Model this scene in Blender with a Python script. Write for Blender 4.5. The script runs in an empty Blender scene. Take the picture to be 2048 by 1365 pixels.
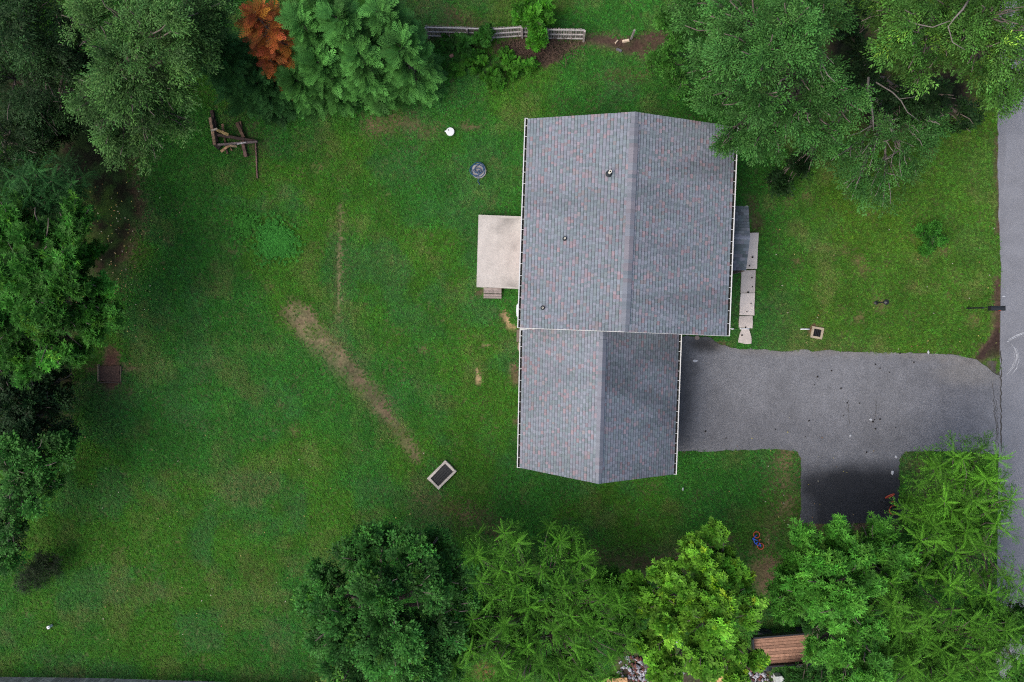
import bpy, math, random
import numpy as np
from mathutils import Vector, Quaternion, Matrix
from mathutils.geometry import delaunay_2d_cdt

random.seed(7)
RNG = np.random.default_rng(11)
sc = bpy.context.scene
COL = sc.collection

# ------------------------------------------------------------------ camera
CAM_H = 31.0
FPX = 1365.0                      # focal length in photo pixels (2048 wide)
NADIR = (1085.0, 645.0)           # photo pixel straight below the drone
def cray(px, py):
    return Vector(((px - 1024.0) / FPX, -(py - 682.5) / FPX, -1.0))
QCAM = cray(*NADIR).rotation_difference(Vector((0, 0, -1)))
cam_d = bpy.data.cameras.new('camera')
cam_d.sensor_width = 36.0
cam_d.lens = 36.0 * FPX / 2048.0
cam_d.clip_end = 2000.0
cam = bpy.data.objects.new('camera', cam_d)
cam.location = (0, 0, CAM_H)
cam.rotation_mode = 'QUATERNION'
cam.rotation_quaternion = QCAM
COL.objects.link(cam)
sc.camera = cam

def P(px, py, z=0.0):
    """world point at height z seen at that place of the photograph"""
    d = QCAM @ cray(px, py)
    t = (z - CAM_H) / d.z
    return Vector((d.x * t, d.y * t, z))

# ------------------------------------------------------------------ world, sun, exposure
SUN_EL, SUN_AZ = math.radians(50), math.radians(207)   # azimuth: direction in the XY plane the light comes from
w = bpy.data.worlds.new('World'); sc.world = w; w.use_nodes = True
nt = w.node_tree
bgn = nt.nodes['Background']
sky = nt.nodes.new('ShaderNodeTexSky'); sky.sky_type = 'NISHITA'; sky.sun_disc = False
sky.sun_elevation = SUN_EL
sky.sun_rotation = math.pi / 2 - SUN_AZ
sky.air_density = 1.0; sky.dust_density = 4.0; sky.ozone_density = 1.0
nt.links.new(sky.outputs[0], bgn.inputs[0])
bgn.inputs[1].default_value = 0.12
sun_d = bpy.data.lights.new('sun', 'SUN')
sun_d.energy = 1.4; sun_d.angle = math.radians(60); sun_d.color = (1.0, 0.97, 0.92)
sun = bpy.data.objects.new('sun', sun_d)
sdir = Vector((math.cos(SUN_EL) * math.cos(SUN_AZ), math.cos(SUN_EL) * math.sin(SUN_AZ), math.sin(SUN_EL)))
sun.rotation_mode = 'QUATERNION'
sun.rotation_quaternion = sdir.to_track_quat('Z', 'Y')
sun.location = (0, 0, 40)
COL.objects.link(sun)
sc.view_settings.view_transform = 'Standard'
sc.view_settings.look = 'None'
sc.view_settings.exposure = 0.98
sc.view_settings.gamma = 1.0
sc.view_settings.use_curve_mapping = False
sc.cycles.max_bounces = 6
sc.cycles.use_denoising = False
sc.cycles.filter_width = 1.15
sc.cycles.transparent_max_bounces = 8

# ------------------------------------------------------------------ materials
def s2l(c):
    return tuple((v / 255 / 12.92) if v / 255 <= 0.04045 else ((v / 255 + 0.055) / 1.055) ** 2.4 for v in c)

def mat(name, col=None, rough=0.8, attr=None, attr_type='GEOMETRY', grain=0.0, grain_scale=20.0, grain2=0.0, grain2_scale=3.0,
        bump=0.0, bump_scale=40.0, spec=0.3, trans=0.0, metal=0.0, stretch=None, wave=None):
    m = bpy.data.materials.new(name); m.use_nodes = True
    n, l = m.node_tree.nodes, m.node_tree.links
    b = n['Principled BSDF']
    b.inputs['Roughness'].default_value = rough
    b.inputs['Specular IOR Level'].default_value = spec
    b.inputs['Metallic'].default_value = metal
    if attr:
        a = n.new('ShaderNodeAttribute'); a.attribute_name = attr; a.attribute_type = attr_type
        cur = a.outputs['Color']
    else:
        a = n.new('ShaderNodeRGB'); a.outputs[0].default_value = (*col, 1); cur = a.outputs[0]
    co = None
    if grain or grain2 or bump:
        g = n.new('ShaderNodeNewGeometry'); co = g.outputs['Position']
        if stretch:
            mp = n.new('ShaderNodeMapping'); mp.inputs['Scale'].default_value = stretch[:3]
            if len(stretch) > 3: mp.inputs['Rotation'].default_value = (0, 0, stretch[3])
            l.new(co, mp.inputs['Vector']); co = mp.outputs[0]
    for amt, scale in ((grain, grain_scale), (grain2, grain2_scale)):
        if not amt: continue
        t = n.new('ShaderNodeTexNoise'); t.inputs['Scale'].default_value = scale
        t.inputs['Detail'].default_value = 4; t.inputs['Roughness'].default_value = 0.65
        l.new(co, t.inputs['Vector'])
        r = n.new('ShaderNodeMapRange'); r.inputs['From Min'].default_value = 0.28; r.inputs['From Max'].default_value = 0.72
        r.inputs['To Min'].default_value = 1 - amt; r.inputs['To Max'].default_value = 1 + amt
        l.new(t.outputs[0], r.inputs['Value'])
        x = n.new('ShaderNodeMix'); x.data_type = 'RGBA'; x.blend_type = 'MULTIPLY'; x.inputs[0].default_value = 1
        l.new(cur, x.inputs[6]); l.new(r.outputs[0], x.inputs[7]); cur = x.outputs[2]
    l.new(cur, b.inputs['Base Color'])
    if bump:
        t = n.new('ShaderNodeTexNoise'); t.inputs['Scale'].default_value = bump_scale; t.inputs['Detail'].default_value = 3
        l.new(co, t.inputs['Vector'])
        bp = n.new('ShaderNodeBump'); bp.inputs['Strength'].default_value = bump; bp.inputs['Distance'].default_value = 0.02
        l.new(t.outputs[0], bp.inputs['Height']); l.new(bp.outputs[0], b.inputs['Normal'])
    if trans:
        tr = n.new('ShaderNodeBsdfTranslucent'); l.new(cur, tr.inputs['Color'])
        mx = n.new('ShaderNodeMixShader'); mx.inputs[0].default_value = trans
        l.new(b.outputs[0], mx.inputs[1]); l.new(tr.outputs[0], mx.inputs[2])
        l.new(mx.outputs[0], n['Material Output'].inputs['Surface'])
    return m

M = {
 'lawn': mat('lawn', attr='Col', grain=0.45, grain_scale=9, grain2=0.25, grain2_scale=1.6, bump=0.6, bump_scale=30, rough=0.95, spec=0.1),
 'grass': mat('grass', attr='gcol', attr_type='INSTANCER', rough=0.7, spec=0.08, trans=0.3),
 'asphalt': mat('asphalt', attr='Col', grain=0.5, grain_scale=28, grain2=0.12, grain2_scale=2.0, bump=0.5, bump_scale=60, rough=0.85, spec=0.3),
 'road': mat('road_asphalt', attr='Col', grain=0.35, grain_scale=30, grain2=0.10, grain2_scale=1.5, bump=0.4, bump_scale=60, rough=0.85, spec=0.3),
 'shingle': mat('shingle', attr='Col', grain=0.22, grain_scale=45, rough=0.9, spec=0.2),
 'deck': mat('roof_deck', col=(0.06, 0.06, 0.07), rough=0.9),
 'white': mat('white_metal', col=(0.48, 0.48, 0.465), rough=0.5, grain=0.08, grain_scale=4),
 'gutterdark': mat('gutter_dark', col=(0.018, 0.018, 0.015), rough=0.9, grain=0.5, grain_scale=12),
 'siding': mat('siding', col=(0.55, 0.54, 0.50), rough=0.7, grain=0.08, grain_scale=3, stretch=(0.2, 0.2, 30)),
 'glass': mat('window_glass', col=(0.02, 0.025, 0.03), rough=0.08, spec=0.6),
 'doorpaint': mat('door_paint', col=(0.30, 0.06, 0.05), rough=0.5),
 'concrete': mat('concrete', attr='Col', grain=0.12, grain_scale=14, grain2=0.13, grain2_scale=1.6, rough=0.9, bump=0.15, bump_scale=50),
 'bark': mat('bark', col=(0.10, 0.08, 0.068), rough=0.95, grain=0.4, grain_scale=9, stretch=(1, 1, 0.25)),
 'barklight': mat('pale_bark', col=(0.15, 0.13, 0.115), rough=0.95, grain=0.3, grain_scale=9),
 'leaf': mat('leaf', attr='Col', rough=0.6, spec=0.13, trans=0.22),
 'wood': mat('weathered_wood', attr='Col', rough=0.9, grain=0.35, grain_scale=8, bump=0.2),
 'black': mat('black_metal', col=(0.012, 0.013, 0.015), rough=0.45, spec=0.4),
 'plastic': mat('white_plastic', col=(0.56, 0.57, 0.58), rough=0.45, grain=0.05, grain_scale=6),
 'rubber': mat('vent_boot_rubber', col=(0.02, 0.025, 0.03), rough=0.6),
 'pvc': mat('vent_pvc', col=(0.62, 0.58, 0.48), rough=0.6),
 'hole': mat('dark_hole', col=(0.006, 0.006, 0.006), rough=1.0),
 'blue': mat('blue_hose', col=(0.012, 0.05, 0.12), rough=0.45),
 'bikeblue': mat('bike_blue_paint', col=(0.03, 0.10, 0.55), rough=0.3, spec=0.5),
 'bikered': mat('bike_orange_tyre', col=(0.42, 0.07, 0.035), rough=0.7),
 'soil': mat('soil', col=(0.055, 0.032, 0.024), rough=1, grain=0.5, grain_scale=12, bump=0.6, bump_scale=25),
 'nut': mat('nut_husk', col=(0.012, 0.010, 0.009), rough=0.9),
 'chalk': mat('chalk', col=(0.36, 0.37, 0.39), rough=0.9, grain=0.2, grain_scale=10),
 'crack': mat('crack_dirt', col=(0.045, 0.042, 0.038), rough=1.0, grain=0.3, grain_scale=10),
 'stone': mat('stone', attr='Col', rough=0.9, grain=0.25, grain_scale=10, bump=0.3),
}

# ------------------------------------------------------------------ object helpers
def tag(o, label=None, cat=None, group=None, kind=None):
    if label: o['label'] = label
    if cat: o['category'] = cat
    if group: o['group'] = group
    if kind: o['kind'] = kind
    return o

def empty(name, loc, label=None, cat=None, group=None):
    o = bpy.data.objects.new(name, None); COL.objects.link(o)
    o.empty_display_size = 0.2
    o.location = loc
    return tag(o, label, cat, group)

def link(name, me, m, parent=None, keep_world=True):
    o = bpy.data.objects.new(name, me); COL.objects.link(o)
    if m is not None and not me.materials: me.materials.append(m)
    if parent is not None:
        o.parent = parent
        p = parent; off = Vector((0, 0, 0))
        while p is not None:
            off += p.location; p = p.parent
        o.matrix_parent_inverse = Matrix.Translation(-off)
    return o

def np_mesh(name, V, F, C=None, smooth=False, attr='Col'):
    """V (n,3), F (m,k) constant k"""
    me = bpy.data.meshes.new(name)
    V = np.asarray(V, np.float32); F = np.asarray(F, np.int32)
    k = F.shape[1]
    me.vertices.add(len(V)); me.vertices.foreach_set('co', V.ravel())
    me.loops.add(F.size); me.loops.foreach_set('vertex_index', F.ravel())
    me.polygons.add(len(F))
    me.polygons.foreach_set('loop_start', np.arange(0, F.size, k, dtype=np.int32))
    me.polygons.foreach_set('loop_total', np.full(len(F), k, dtype=np.int32))
    if smooth: me.polygons.foreach_set('use_smooth', np.ones(len(F), dtype=bool))
    me.update(calc_edges=True)
    if C is not None:
        C = np.asarray(C, np.float32)
        if C.shape[1] == 3: C = np.hstack([C, np.ones((len(C), 1), np.float32)])
        a = me.attributes.new(attr, 'FLOAT_COLOR', 'POINT'); a.data.foreach_set('color', C.ravel())
    return me

class MB:
    """collects shapes; build() links them as one mesh"""
    def __init__(self): self.v = []; self.f = []; self.c = []
    def add(self, vs, fs, col=(0.5, 0.5, 0.5)):
        b = len(self.v)
        self.v += [tuple(p) for p in vs]; self.f += [tuple(b + i for i in q) for q in fs]; self.c += [(*col, 1)] * len(vs)
        return self
    def prism(self, pts, z0, z1, col=(0.5, 0.5, 0.5)):
        n = len(pts)
        vs = [(p[0], p[1], z0) for p in pts] + [(p[0], p[1], z1) for p in pts]
        fs = [tuple(range(n))[::-1], tuple(range(n, 2 * n))] + [(i, (i + 1) % n, n + (i + 1) % n, n + i) for i in range(n)]
        return self.add(vs, fs, col)
    def hexa(self, p8, col=(0.5, 0.5, 0.5)):
        return self.add(p8, [(3, 2, 1, 0), (4, 5, 6, 7), (0, 1, 5, 4), (1, 2, 6, 5), (2, 3, 7, 6), (3, 0, 4, 7)], col)
    def beam(self, a, b, wd, ht, col=(0.5, 0.5, 0.5), up=(0, 0, 1), taper=1.0):
        a, b = Vector(a), Vector(b); d = (b - a).normalized(); u = Vector(up)
        s = d.cross(u)
        if s.length < 1e-4: s = d.cross(Vector((1, 0, 0)))
        s.normalize(); u = s.cross(d)
        s = s * wd / 2; u = u * ht / 2
        return self.hexa([a - s - u, a + s - u, b + s * taper - u * taper, b - s * taper - u * taper,
                          a - s + u, a + s + u, b + s * taper + u * taper, b - s * taper + u * taper], col)
    def box(self, c, sx, sy, sz, rz=0.0, col=(0.5, 0.5, 0.5)):
        c = Vector(c); ca, sa = math.cos(rz), math.sin(rz)
        def q(x, y, z): return (c.x + x * ca - y * sa, c.y + x * sa + y * ca, c.z + z)
        hx, hy, hz = sx / 2, sy / 2, sz / 2
        return self.hexa([q(-hx, -hy, -hz), q(hx, -hy, -hz), q(hx, hy, -hz), q(-hx, hy, -hz),
                          q(-hx, -hy, hz), q(hx, -hy, hz), q(hx, hy, hz), q(-hx, hy, hz)], col)
    def tube(self, path, rad, sides=7, col=(0.5, 0.5, 0.5), closed=False):
        path = [Vector(p) for p in path]; n = len(path)
        rad = rad if isinstance(rad, (list, tuple)) else [rad] * n
        vs = []; ref = Vector((0.31, 0.17, 0.94))
        for i, p in enumerate(path):
            if closed: d = path[(i + 1) % n] - path[i - 1]
            else: d = path[min(i + 1, n - 1)] - path[max(i - 1, 0)]
            d.normalize()
            r = ref if abs(d.dot(ref)) < 0.95 else Vector((1, 0, 0))
            s = d.cross(r).normalized(); u = s.cross(d)
            for k in range(sides):
                a = 2 * math.pi * k / sides
                vs.append(p + (s * math.cos(a) + u * math.sin(a)) * rad[i])
        fs = []
        for i in range(n if closed else n - 1):
            j = (i + 1) % n
            for k in range(sides):
                k2 = (k + 1) % sides
                fs.append((i * sides + k, i * sides + k2, j * sides + k2, j * sides + k))
        if not closed:
            fs.append(tuple(range(sides))[::-1]); fs.append(tuple((n - 1) * sides + k for k in range(sides)))
        return self.add(vs, fs, col)
    def lathe(self, c, prof, sides=20, col=(0.5, 0.5, 0.5)):
        c = Vector(c); vs = []; fs = []
        for r, z in prof:
            for k in range(sides):
                a = 2 * math.pi * k / sides
                vs.append((c.x + r * math.cos(a), c.y + r * math.sin(a), c.z + z))
        for i in range(len(prof) - 1):
            for k in range(sides):
                k2 = (k + 1) % sides
                fs.append((i * sides + k, i * sides + k2, (i + 1) * sides + k2, (i + 1) * sides + k))
        fs.append(tuple(range(sides))[::-1]); fs.append(tuple((len(prof) - 1) * sides + k for k in range(sides)))
        return self.add(vs, fs, col)
    def mesh(self, name):
        me = bpy.data.meshes.new(name); me.from_pydata(self.v, [], self.f); me.update()
        a = me.attributes.new('Col', 'FLOAT_COLOR', 'POINT'); a.data.foreach_set('color', np.array(self.c, np.float32).ravel())
        return me
    def build(self, name, m, parent=None, smooth=False):
        me = self.mesh(name)
        if smooth: me.polygons.foreach_set('use_smooth', np.ones(len(me.polygons), dtype=bool))
        return link(name, me, m, parent)

# ------------------------------------------------------------------ noise on a world grid
def value_noise(X, Y, scale, seed):
    r = np.random.default_rng(seed); g = r.random((128, 128))
    x = X / scale + 1000.3; y = Y / scale + 1000.7
    xi = np.floor(x).astype(int); yi = np.floor(y).astype(int)
    fx = x - xi; fy = y - yi; fx = fx * fx * (3 - 2 * fx); fy = fy * fy * (3 - 2 * fy)
    G = lambda a, b: g[a % 128, b % 128]
    return (G(xi, yi) * (1 - fx) + G(xi + 1, yi) * fx) * (1 - fy) + (G(xi, yi + 1) * (1 - fx) + G(xi + 1, yi + 1) * fx) * fy
def fbm(X, Y, scale, seed, oct=4):
    s = 0; a = 1; t = 0
    for i in range(oct):
        s = s + a * value_noise(X, Y, scale / 2 ** i, seed + i); t += a; a *= 0.55
    return s / t

# ------------------------------------------------------------------ ground
GX = np.arange(-31, 31.01, 0.155); GY = np.arange(-23, 23.01, 0.155)
GXe = np.concatenate([[-600, -200, -70], GX, [70, 200, 600]]); GYe = np.concatenate([[-600, -200, -70], GY, [70, 200, 600]])
XX, YY = np.meshgrid(GXe, GYe)
def seg_dist(X, Y, pts, widths=None):
    best = np.full(X.shape, 1e9)
    for i in range(len(pts) - 1):
        a, b = pts[i], pts[i + 1]
        dx, dy = b[0] - a[0], b[1] - a[1]; L2 = dx * dx + dy * dy
        t = np.clip(((X - a[0]) * dx + (Y - a[1]) * dy) / L2, 0, 1)
        d = np.hypot(X - a[0] - t * dx, Y - a[1] - t * dy)
        if widths is not None: d = d - (widths[i] * (1 - t) + widths[i + 1] * t)
        best = np.minimum(best, d)
    return best
PXM = FPX / CAM_H   # photo pixels per metre on the ground
n1 = fbm(XX, YY, 1.3, 3); n2 = fbm(XX, YY, 0.5, 21); n3 = fbm(XX, YY, 5.0, 41); n4 = fbm(XX, YY, 2.2, 61)
wob = (n2 - 0.5) * 0.7 + (n1 - 0.5) * 0.6
g_a, g_b, g_c = np.array([.031, .122, .018]), np.array([.043, .128, .014]), np.array([.028, .118, .024])
def mixc(c0, c1, t): return c0 * (1 - t[..., None]) + c1 * t[..., None]
def sm(x, a, b):
    t = np.clip((x - a) / (b - a), 0, 1); return t * t * (3 - 2 * t)
GC = mixc(np.broadcast_to(g_a, XX.shape + (3,)), g_b, sm(n3, .42, .62))
GC = mixc(GC, g_c, sm(n4, .5, .68) * .8)
# the right hand front lawn is more yellow
GC = mixc(GC, np.array([.058, .112, .011]), sm(XX, 9, 13) * .55 * sm(YY, -3.2, -1.5))
DRY = sm(n1, .53, .74) * .4 + sm(n4, .55, .75) * .15                       # thin brownish turf
SOIL = np.zeros(XX.shape); SC = np.zeros(XX.shape + (3,)) + np.array([.12, .075, .05])
brown, red, tan, dark = (.105, .062, .042), (.11, .05, .034), (.24, .17, .10), (.045, .026, .02)
WOODSHADE = np.zeros(XX.shape)  # mask of tree shade painted into the ground and grass colours
def patch(pts, wpx, col, strength, soft=0.25, wobble=1.0):
    global SOIL, SC, WOODSHADE
    wp = [(P(x, y).x, P(x, y).y) for x, y in pts]
    if len(wp) == 1: wp = [wp[0], (wp[0][0] + .01, wp[0][1])]
    ws = wpx if isinstance(wpx, (list, tuple)) else [wpx] * len(wp)
    if len(ws) < len(wp): ws = [ws[0]] * len(wp)
    d = seg_dist(XX, YY, wp, [q / PXM for q in ws]) + wob * wobble * 0.6
    m = (1 - sm(d, -soft, soft)) * strength
    new = m > 0
    ms = np.clip(m / strength, 0, 1)[..., None]; SC = np.where(new[..., None], SC * (1 - ms) + np.array(col) * ms, SC)
    SOIL = np.maximum(SOIL, m)
    if col[0] < .0105: WOODSHADE = np.maximum(WOODSHADE, m)
# the filled trench across the back lawn
patch([(598, 630), (690, 725), (770, 820), (838, 915)], [29, 26, 20, 8], (.135, .104, .060), .62, .36, 1.1)
patch([(700, 735), (745, 790), (800, 855)], [15, 17, 11], (.10, .064, .045), .7, .35, 1.3)
patch([(684, 410), (681, 520), (679, 640)], [4, 7, 6], (.20, .155, .09), .62, .2, .5)
patch([(958, 735), (958, 762)], [4, 7], (.34, .24, .13), .9, .10, .25)
patch([(1008, 625), (1020, 650), (1033, 655)], [6, 8, 6], (.30, .21, .11), .85, .14, .3)
patch([(968, 687), (982, 688)], 4, tan, .7, .1, .3)
patch([(1030, 730), (1033, 760)], 7, brown, .8, .15, .5)
patch([(1036, 840)], 7, brown, .8, .15, .5)
patch([(740, 250), (800, 240), (860, 262)], 14, (.12, .07, .045), .55, .5, 1.6)
patch([(930, 250), (960, 252)], 5, (.13, .07, .05), .6, .2, .6)
patch([(860, 65), (960, 50), (900, 20)], 12, red, .6, .5, 1.5)
patch([(1000, 95), (1060, 92), (1095, 120), (1130, 92), (1170, 84)], [10, 17, 14, 10, 5], (.05, .034, .025), .9, .2, 1.0)
patch([(1180, 78), (1230, 85), (1265, 92), (1310, 70)], [9, 15, 17, 9], (.052, .032, .025), .95, .2, .9)
patch([(1290, 100), (1340, 60), (1360, 20)], 20, (.06, .035, .026), .6, .4, 1.2)
patch([(1220, 150), (1300, 150)], 10, red, .35, .5, 1.5)
patch([(225, 705), (222, 760)], [16, 20], (.075, .035, .026), .9, .2, .5)
patch([(180, 735), (300, 735)], 6, (.10, .055, .038), .7, .3, .9)
patch([(170, 770), (260, 780)], 10, (.08, .05, .03), .35, .5, 1.2)
patch([(460, 240), (510, 290)], 30, (.07, .045, .03), .3, .6, 1.5)
for q in [(1720, 520, 10), (1595, 520, 8), (1690, 500, 9), (1730, 540, 6), (1580, 400, 14), (1615, 390, 10), (1740, 430, 8), (1650, 605, 6), (1720, 635, 7),
          (1762, 608, 14), (1890, 500, 15), (1855, 512, 8), (1830, 470, 8), (1860, 300, 16), (1800, 340, 12), (1540, 410, 12), (1820, 570, 6), (1950, 640, 10),
          (1900, 590, 6), (1680, 620, 6), (520, 345, 12), (640, 330, 12), (810, 740, 8), (700, 690, 8), (560, 810, 7), (420, 720, 8), (300, 850, 8), (590, 860, 10),
          (480, 1190, 8), (220, 1200, 8), (610, 900, 9), (850, 700, 8), (340, 480, 9), (460, 500, 10), (540, 570, 10), (990, 400, 7), (850, 300, 6), (880, 250, 8)]:
    patch([q[:2]], q[2] * .6, (.15, .095, .05), .5, .3, 1.3)
# worn, mossy ground in the shade of the trees and by the spur
patch([(850, 1000), (960, 1040), (1000, 1070)], [25, 22, 16], (.10, .065, .035), .5, .8, 1.8)
patch([(1180, 1110), (1300, 1130), (1400, 1110), (1450, 1080)], [14, 26, 24, 16], (.085, .05, .032), .6, .7, 1.8)
patch([(1540, 1140), (1545, 1200)], [34, 20], (.12, .08, .05), .75, .6, 1.3)
patch([(1520, 1100), (1580, 1000), (1570, 920)], [20, 20, 26], (.15, .10, .055), .5, .8, 1.8)
patch([(1840, 930), (1890, 960), (1850, 990)], 26, (.11, .075, .045), .5, .6, 1.8)
patch([(1600, 1050), (1800, 1055)], 9, (.06, .04, .03), .8, .2, .5)
patch([(960, 582)], 8, (.09, .055, .04), .8, .2, .5)
patch([(1505, 400), (1515, 450)], 9, (.085, .045, .033), .6, .3, .8)
# the bare verge along the road
patch([(1996, 560), (1998, 640), (1996, 700)], [7, 9, 14], (.06, .036, .026), .9, .2, .6)
patch([(1960, 715), (1985, 695), (2000, 670)], [10, 16, 14], (.035, .022, .018), 1.0, .15, .4)
patch([(1984, 726), (1994, 755), (1998, 815)], [9, 9, 5], (.06, .055, .05), 1.0, .14, .3)
patch([(1996, 270), (1998, 460)], 4, (.05, .032, .026), .8, .12, .4)
patch([(1410, 690), (1450, 692)], 9, (.10, .06, .04), .8, .15, .6)
patch([(1633, 660)], 15, (.11, .062, .038), .95, .12, .3)
patch([(1270, 1330), (1340, 1340), (1500, 1345), (1540, 1300)], [34, 40, 40, 20], (.06, .045, .035), .9, .4, 1.0)
patch([(970, 1340)], 20, (.12, .05, .03), .7, .2, .6)
# under the woods: near black ground colour paints the shade of the trees
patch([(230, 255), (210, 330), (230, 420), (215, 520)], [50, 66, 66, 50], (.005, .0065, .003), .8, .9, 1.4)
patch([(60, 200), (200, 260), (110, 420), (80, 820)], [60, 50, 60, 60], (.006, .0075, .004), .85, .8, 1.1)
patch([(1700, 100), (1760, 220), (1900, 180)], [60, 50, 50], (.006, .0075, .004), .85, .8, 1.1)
cl = SOIL * (.55 + .9 * np.clip(n2, 0, 1)); cl = np.clip(cl, 0, 1)
DRY = np.clip((DRY + SOIL * .6) * (1 - WOODSHADE), 0, 1)
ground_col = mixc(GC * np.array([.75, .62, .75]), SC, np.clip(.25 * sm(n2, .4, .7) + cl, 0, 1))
nx_, ny_ = len(GXe), len(GYe)
ii = np.arange(nx_ * ny_).reshape(ny_, nx_)
F = np.stack([ii[:-1, :-1], ii[:-1, 1:], ii[1:, 1:], ii[1:, :-1]], -1).reshape(-1, 4)
inner = (np.abs(XX) < 31) & (np.abs(YY) < 23)
ZZ = np.where(inner, (n1 - .5) * .035 - 0.01, -0.02)
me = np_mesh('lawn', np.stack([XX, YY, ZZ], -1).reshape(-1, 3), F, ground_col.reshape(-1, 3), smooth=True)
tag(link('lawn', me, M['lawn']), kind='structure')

def jag(pts, step=0.22, amp=0.04, seed=1):
    r = random.Random(seed); out = []
    for i in range(len(pts)):
        a, b = Vector(pts[i][:2]), Vector(pts[(i + 1) % len(pts)][:2]); n = max(1, int((b - a).length / step))
        for k in range(n):
            p = a.lerp(b, k / n); out.append((p.x + r.uniform(-amp, amp), p.y + r.uniform(-amp, amp)))
    return out
def inpoly(X, Y, poly):
    X = np.asarray(X); Y = np.asarray(Y); ins = np.zeros(X.shape, bool); n = len(poly)
    for i in range(n):
        x0, y0 = poly[i][:2]; x1, y1 = poly[(i + 1) % n][:2]
        if y0 == y1: continue
        c = ((y0 > Y) != (y1 > Y)) & (X < (x1 - x0) * (Y - y0) / (y1 - y0) + x0); ins ^= c
    return ins
def sheet(name, poly, z, colfn, m, step=0.16, skirt=0.12, crown=0.0):
    xs = np.arange(min(p[0] for p in poly), max(p[0] for p in poly), step); ys = np.arange(min(p[1] for p in poly), max(p[1] for p in poly), step)
    gx, gy = np.meshgrid(xs, ys); gx = gx + RNG.uniform(-.02, .02, gx.shape); gy = gy + RNG.uniform(-.02, .02, gy.shape)
    keep = inpoly(gx, gy, poly) & (seg_dist(gx, gy, poly + poly[:1]) > step * .5)
    pts = [Vector(p) for p in poly] + [Vector(p) for p in zip(gx[keep].tolist(), gy[keep].tolist())]
    nb = len(poly)
    ov, oe, of, *_ = delaunay_2d_cdt(pts, [(i, (i + 1) % nb) for i in range(nb)], [], 1, 1e-5)
    V = np.array([(p[0], p[1], z) for p in ov]); Fc = np.array([f for f in of if len(f) == 3])
    C = colfn(V[:, 0], V[:, 1])
    b = len(V); bv = np.array([(p[0], p[1], z) for p in poly]); bl = bv - [0, 0, skirt]
    V = np.vstack([V, bv, bl]); C = np.vstack([C, colfn(bv[:, 0], bv[:, 1]), colfn(bl[:, 0], bl[:, 1])])
    i = np.arange(nb); j = (i + 1) % nb
    S = np.vstack([np.stack([b + i, b + j, b + nb + j], -1), np.stack([b + i, b + nb + j, b + nb + i], -1)])
    return np_mesh(name, V, np.vstack([Fc, S]), C)

def px(*pts, z=0.0): return [(P(x, y, z).x, P(x, y, z).y) for x, y in pts]
def arc(cx, cy, r, a0, a1, n=7):
    return [(cx + r * math.cos(math.radians(a0 + (a1 - a0) * k / n)), cy + r * math.sin(math.radians(a0 + (a1 - a0) * k / n))) for k in range(n + 1)]

# the drive
drive_px = ([(1345, 684), (1372, 672), (1420, 676), (1440, 690), (1470, 697), (1530, 700), (1562, 703), (1580, 702), (1612, 698), (1623, 703), (1650, 700), (1700, 704), (1760, 706),
             (1830, 706), (1900, 708), (1955, 720), (1974, 735), (1985, 746), (2003, 752), (2003, 905)]
            + [(1990, 908), (1870, 902), (1822, 903)] + arc(1820, 925, 22, 270, 180) + [(1798, 990), (1796, 1040), (1797, 1047), (1700, 1048), (1602, 1047), (1601, 1000), (1602, 930)]
            + arc(1580, 922, 22, 0, -90) + [(1540, 899), (1450, 902), (1380, 903), (1345, 905)])
DRIVE = px(*drive_px)
def ell(X, Y, x, y, rx, ry, soft=0.6):
    c = P(x, y); d = np.hypot((X - c.x) * PXM / rx, (Y - c.y) * PXM / ry); return 1 - sm(d, 1 - soft, 1 + soft)
def drive_col(X, Y):
    a = fbm(X, Y, 1.4, 91); b = fbm(X, Y, .35, 95)
    c = np.broadcast_to(np.array([.124, .126, .136]), X.shape + (3,)) * (.8 + .4 * a[..., None])
    yy = P(1700, 905).y; spur_dark = sm(yy - Y + (a - .5) * .9, .15, 1.3) * (1 - .3 * ell(X, Y, 1612, 1020, 22, 30, .6)) * (1 - .3 * ell(X, Y, 1602, 950, 6, 90, .8)); spur_dark = np.clip(spur_dark * (.85 + .3 * a), 0, 1)  # asphalt gets darker down the spur
    c = mixc(c, np.array([.014, .015, .018]), spur_dark * .95)
    front_dark = np.maximum.reduce([ell(X, Y, 1412, 688, 34, 16, .6), ell(X, Y, 1362, 800, 26, 110, .6) * .7, ell(X, Y, 1372, 740, 25, 25, .5) * .6])  # darker asphalt along the garage front and at its corner
    c = mixc(c, np.array([.02, .0195, .019]), np.clip(front_dark * (.5 + a), 0, 1) * .85)
    dk = np.maximum(ell(X, Y, 1900, 800, 70, 70, .8) * .25, ell(X, Y, 1600, 860, 160, 40, .8) * .2)
    c = mixc(c, np.array([.07, .071, .083]), dk)
    edge = ell(X, Y, 1940, 745, 60, 25, .6) * .5
    c = mixc(c, np.array([.165, .155, .142]), edge)
    # a sandy margin along the worn north edge
    d = seg_dist(X, Y, px((1440, 690), (1560, 703), (1830, 706), (1955, 722)))
    c = mixc(c, np.array([.15, .135, .12]), (1 - sm(d + (b - .5) * .5, .0, .35)) * .45)
    return c * (.9 + .2 * b[..., None])
me = sheet('driveway', jag(DRIVE, .2, .035, 4), .022, drive_col, M['asphalt'])
driveway = tag(link('driveway', me, M['asphalt']), kind='structure')
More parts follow.
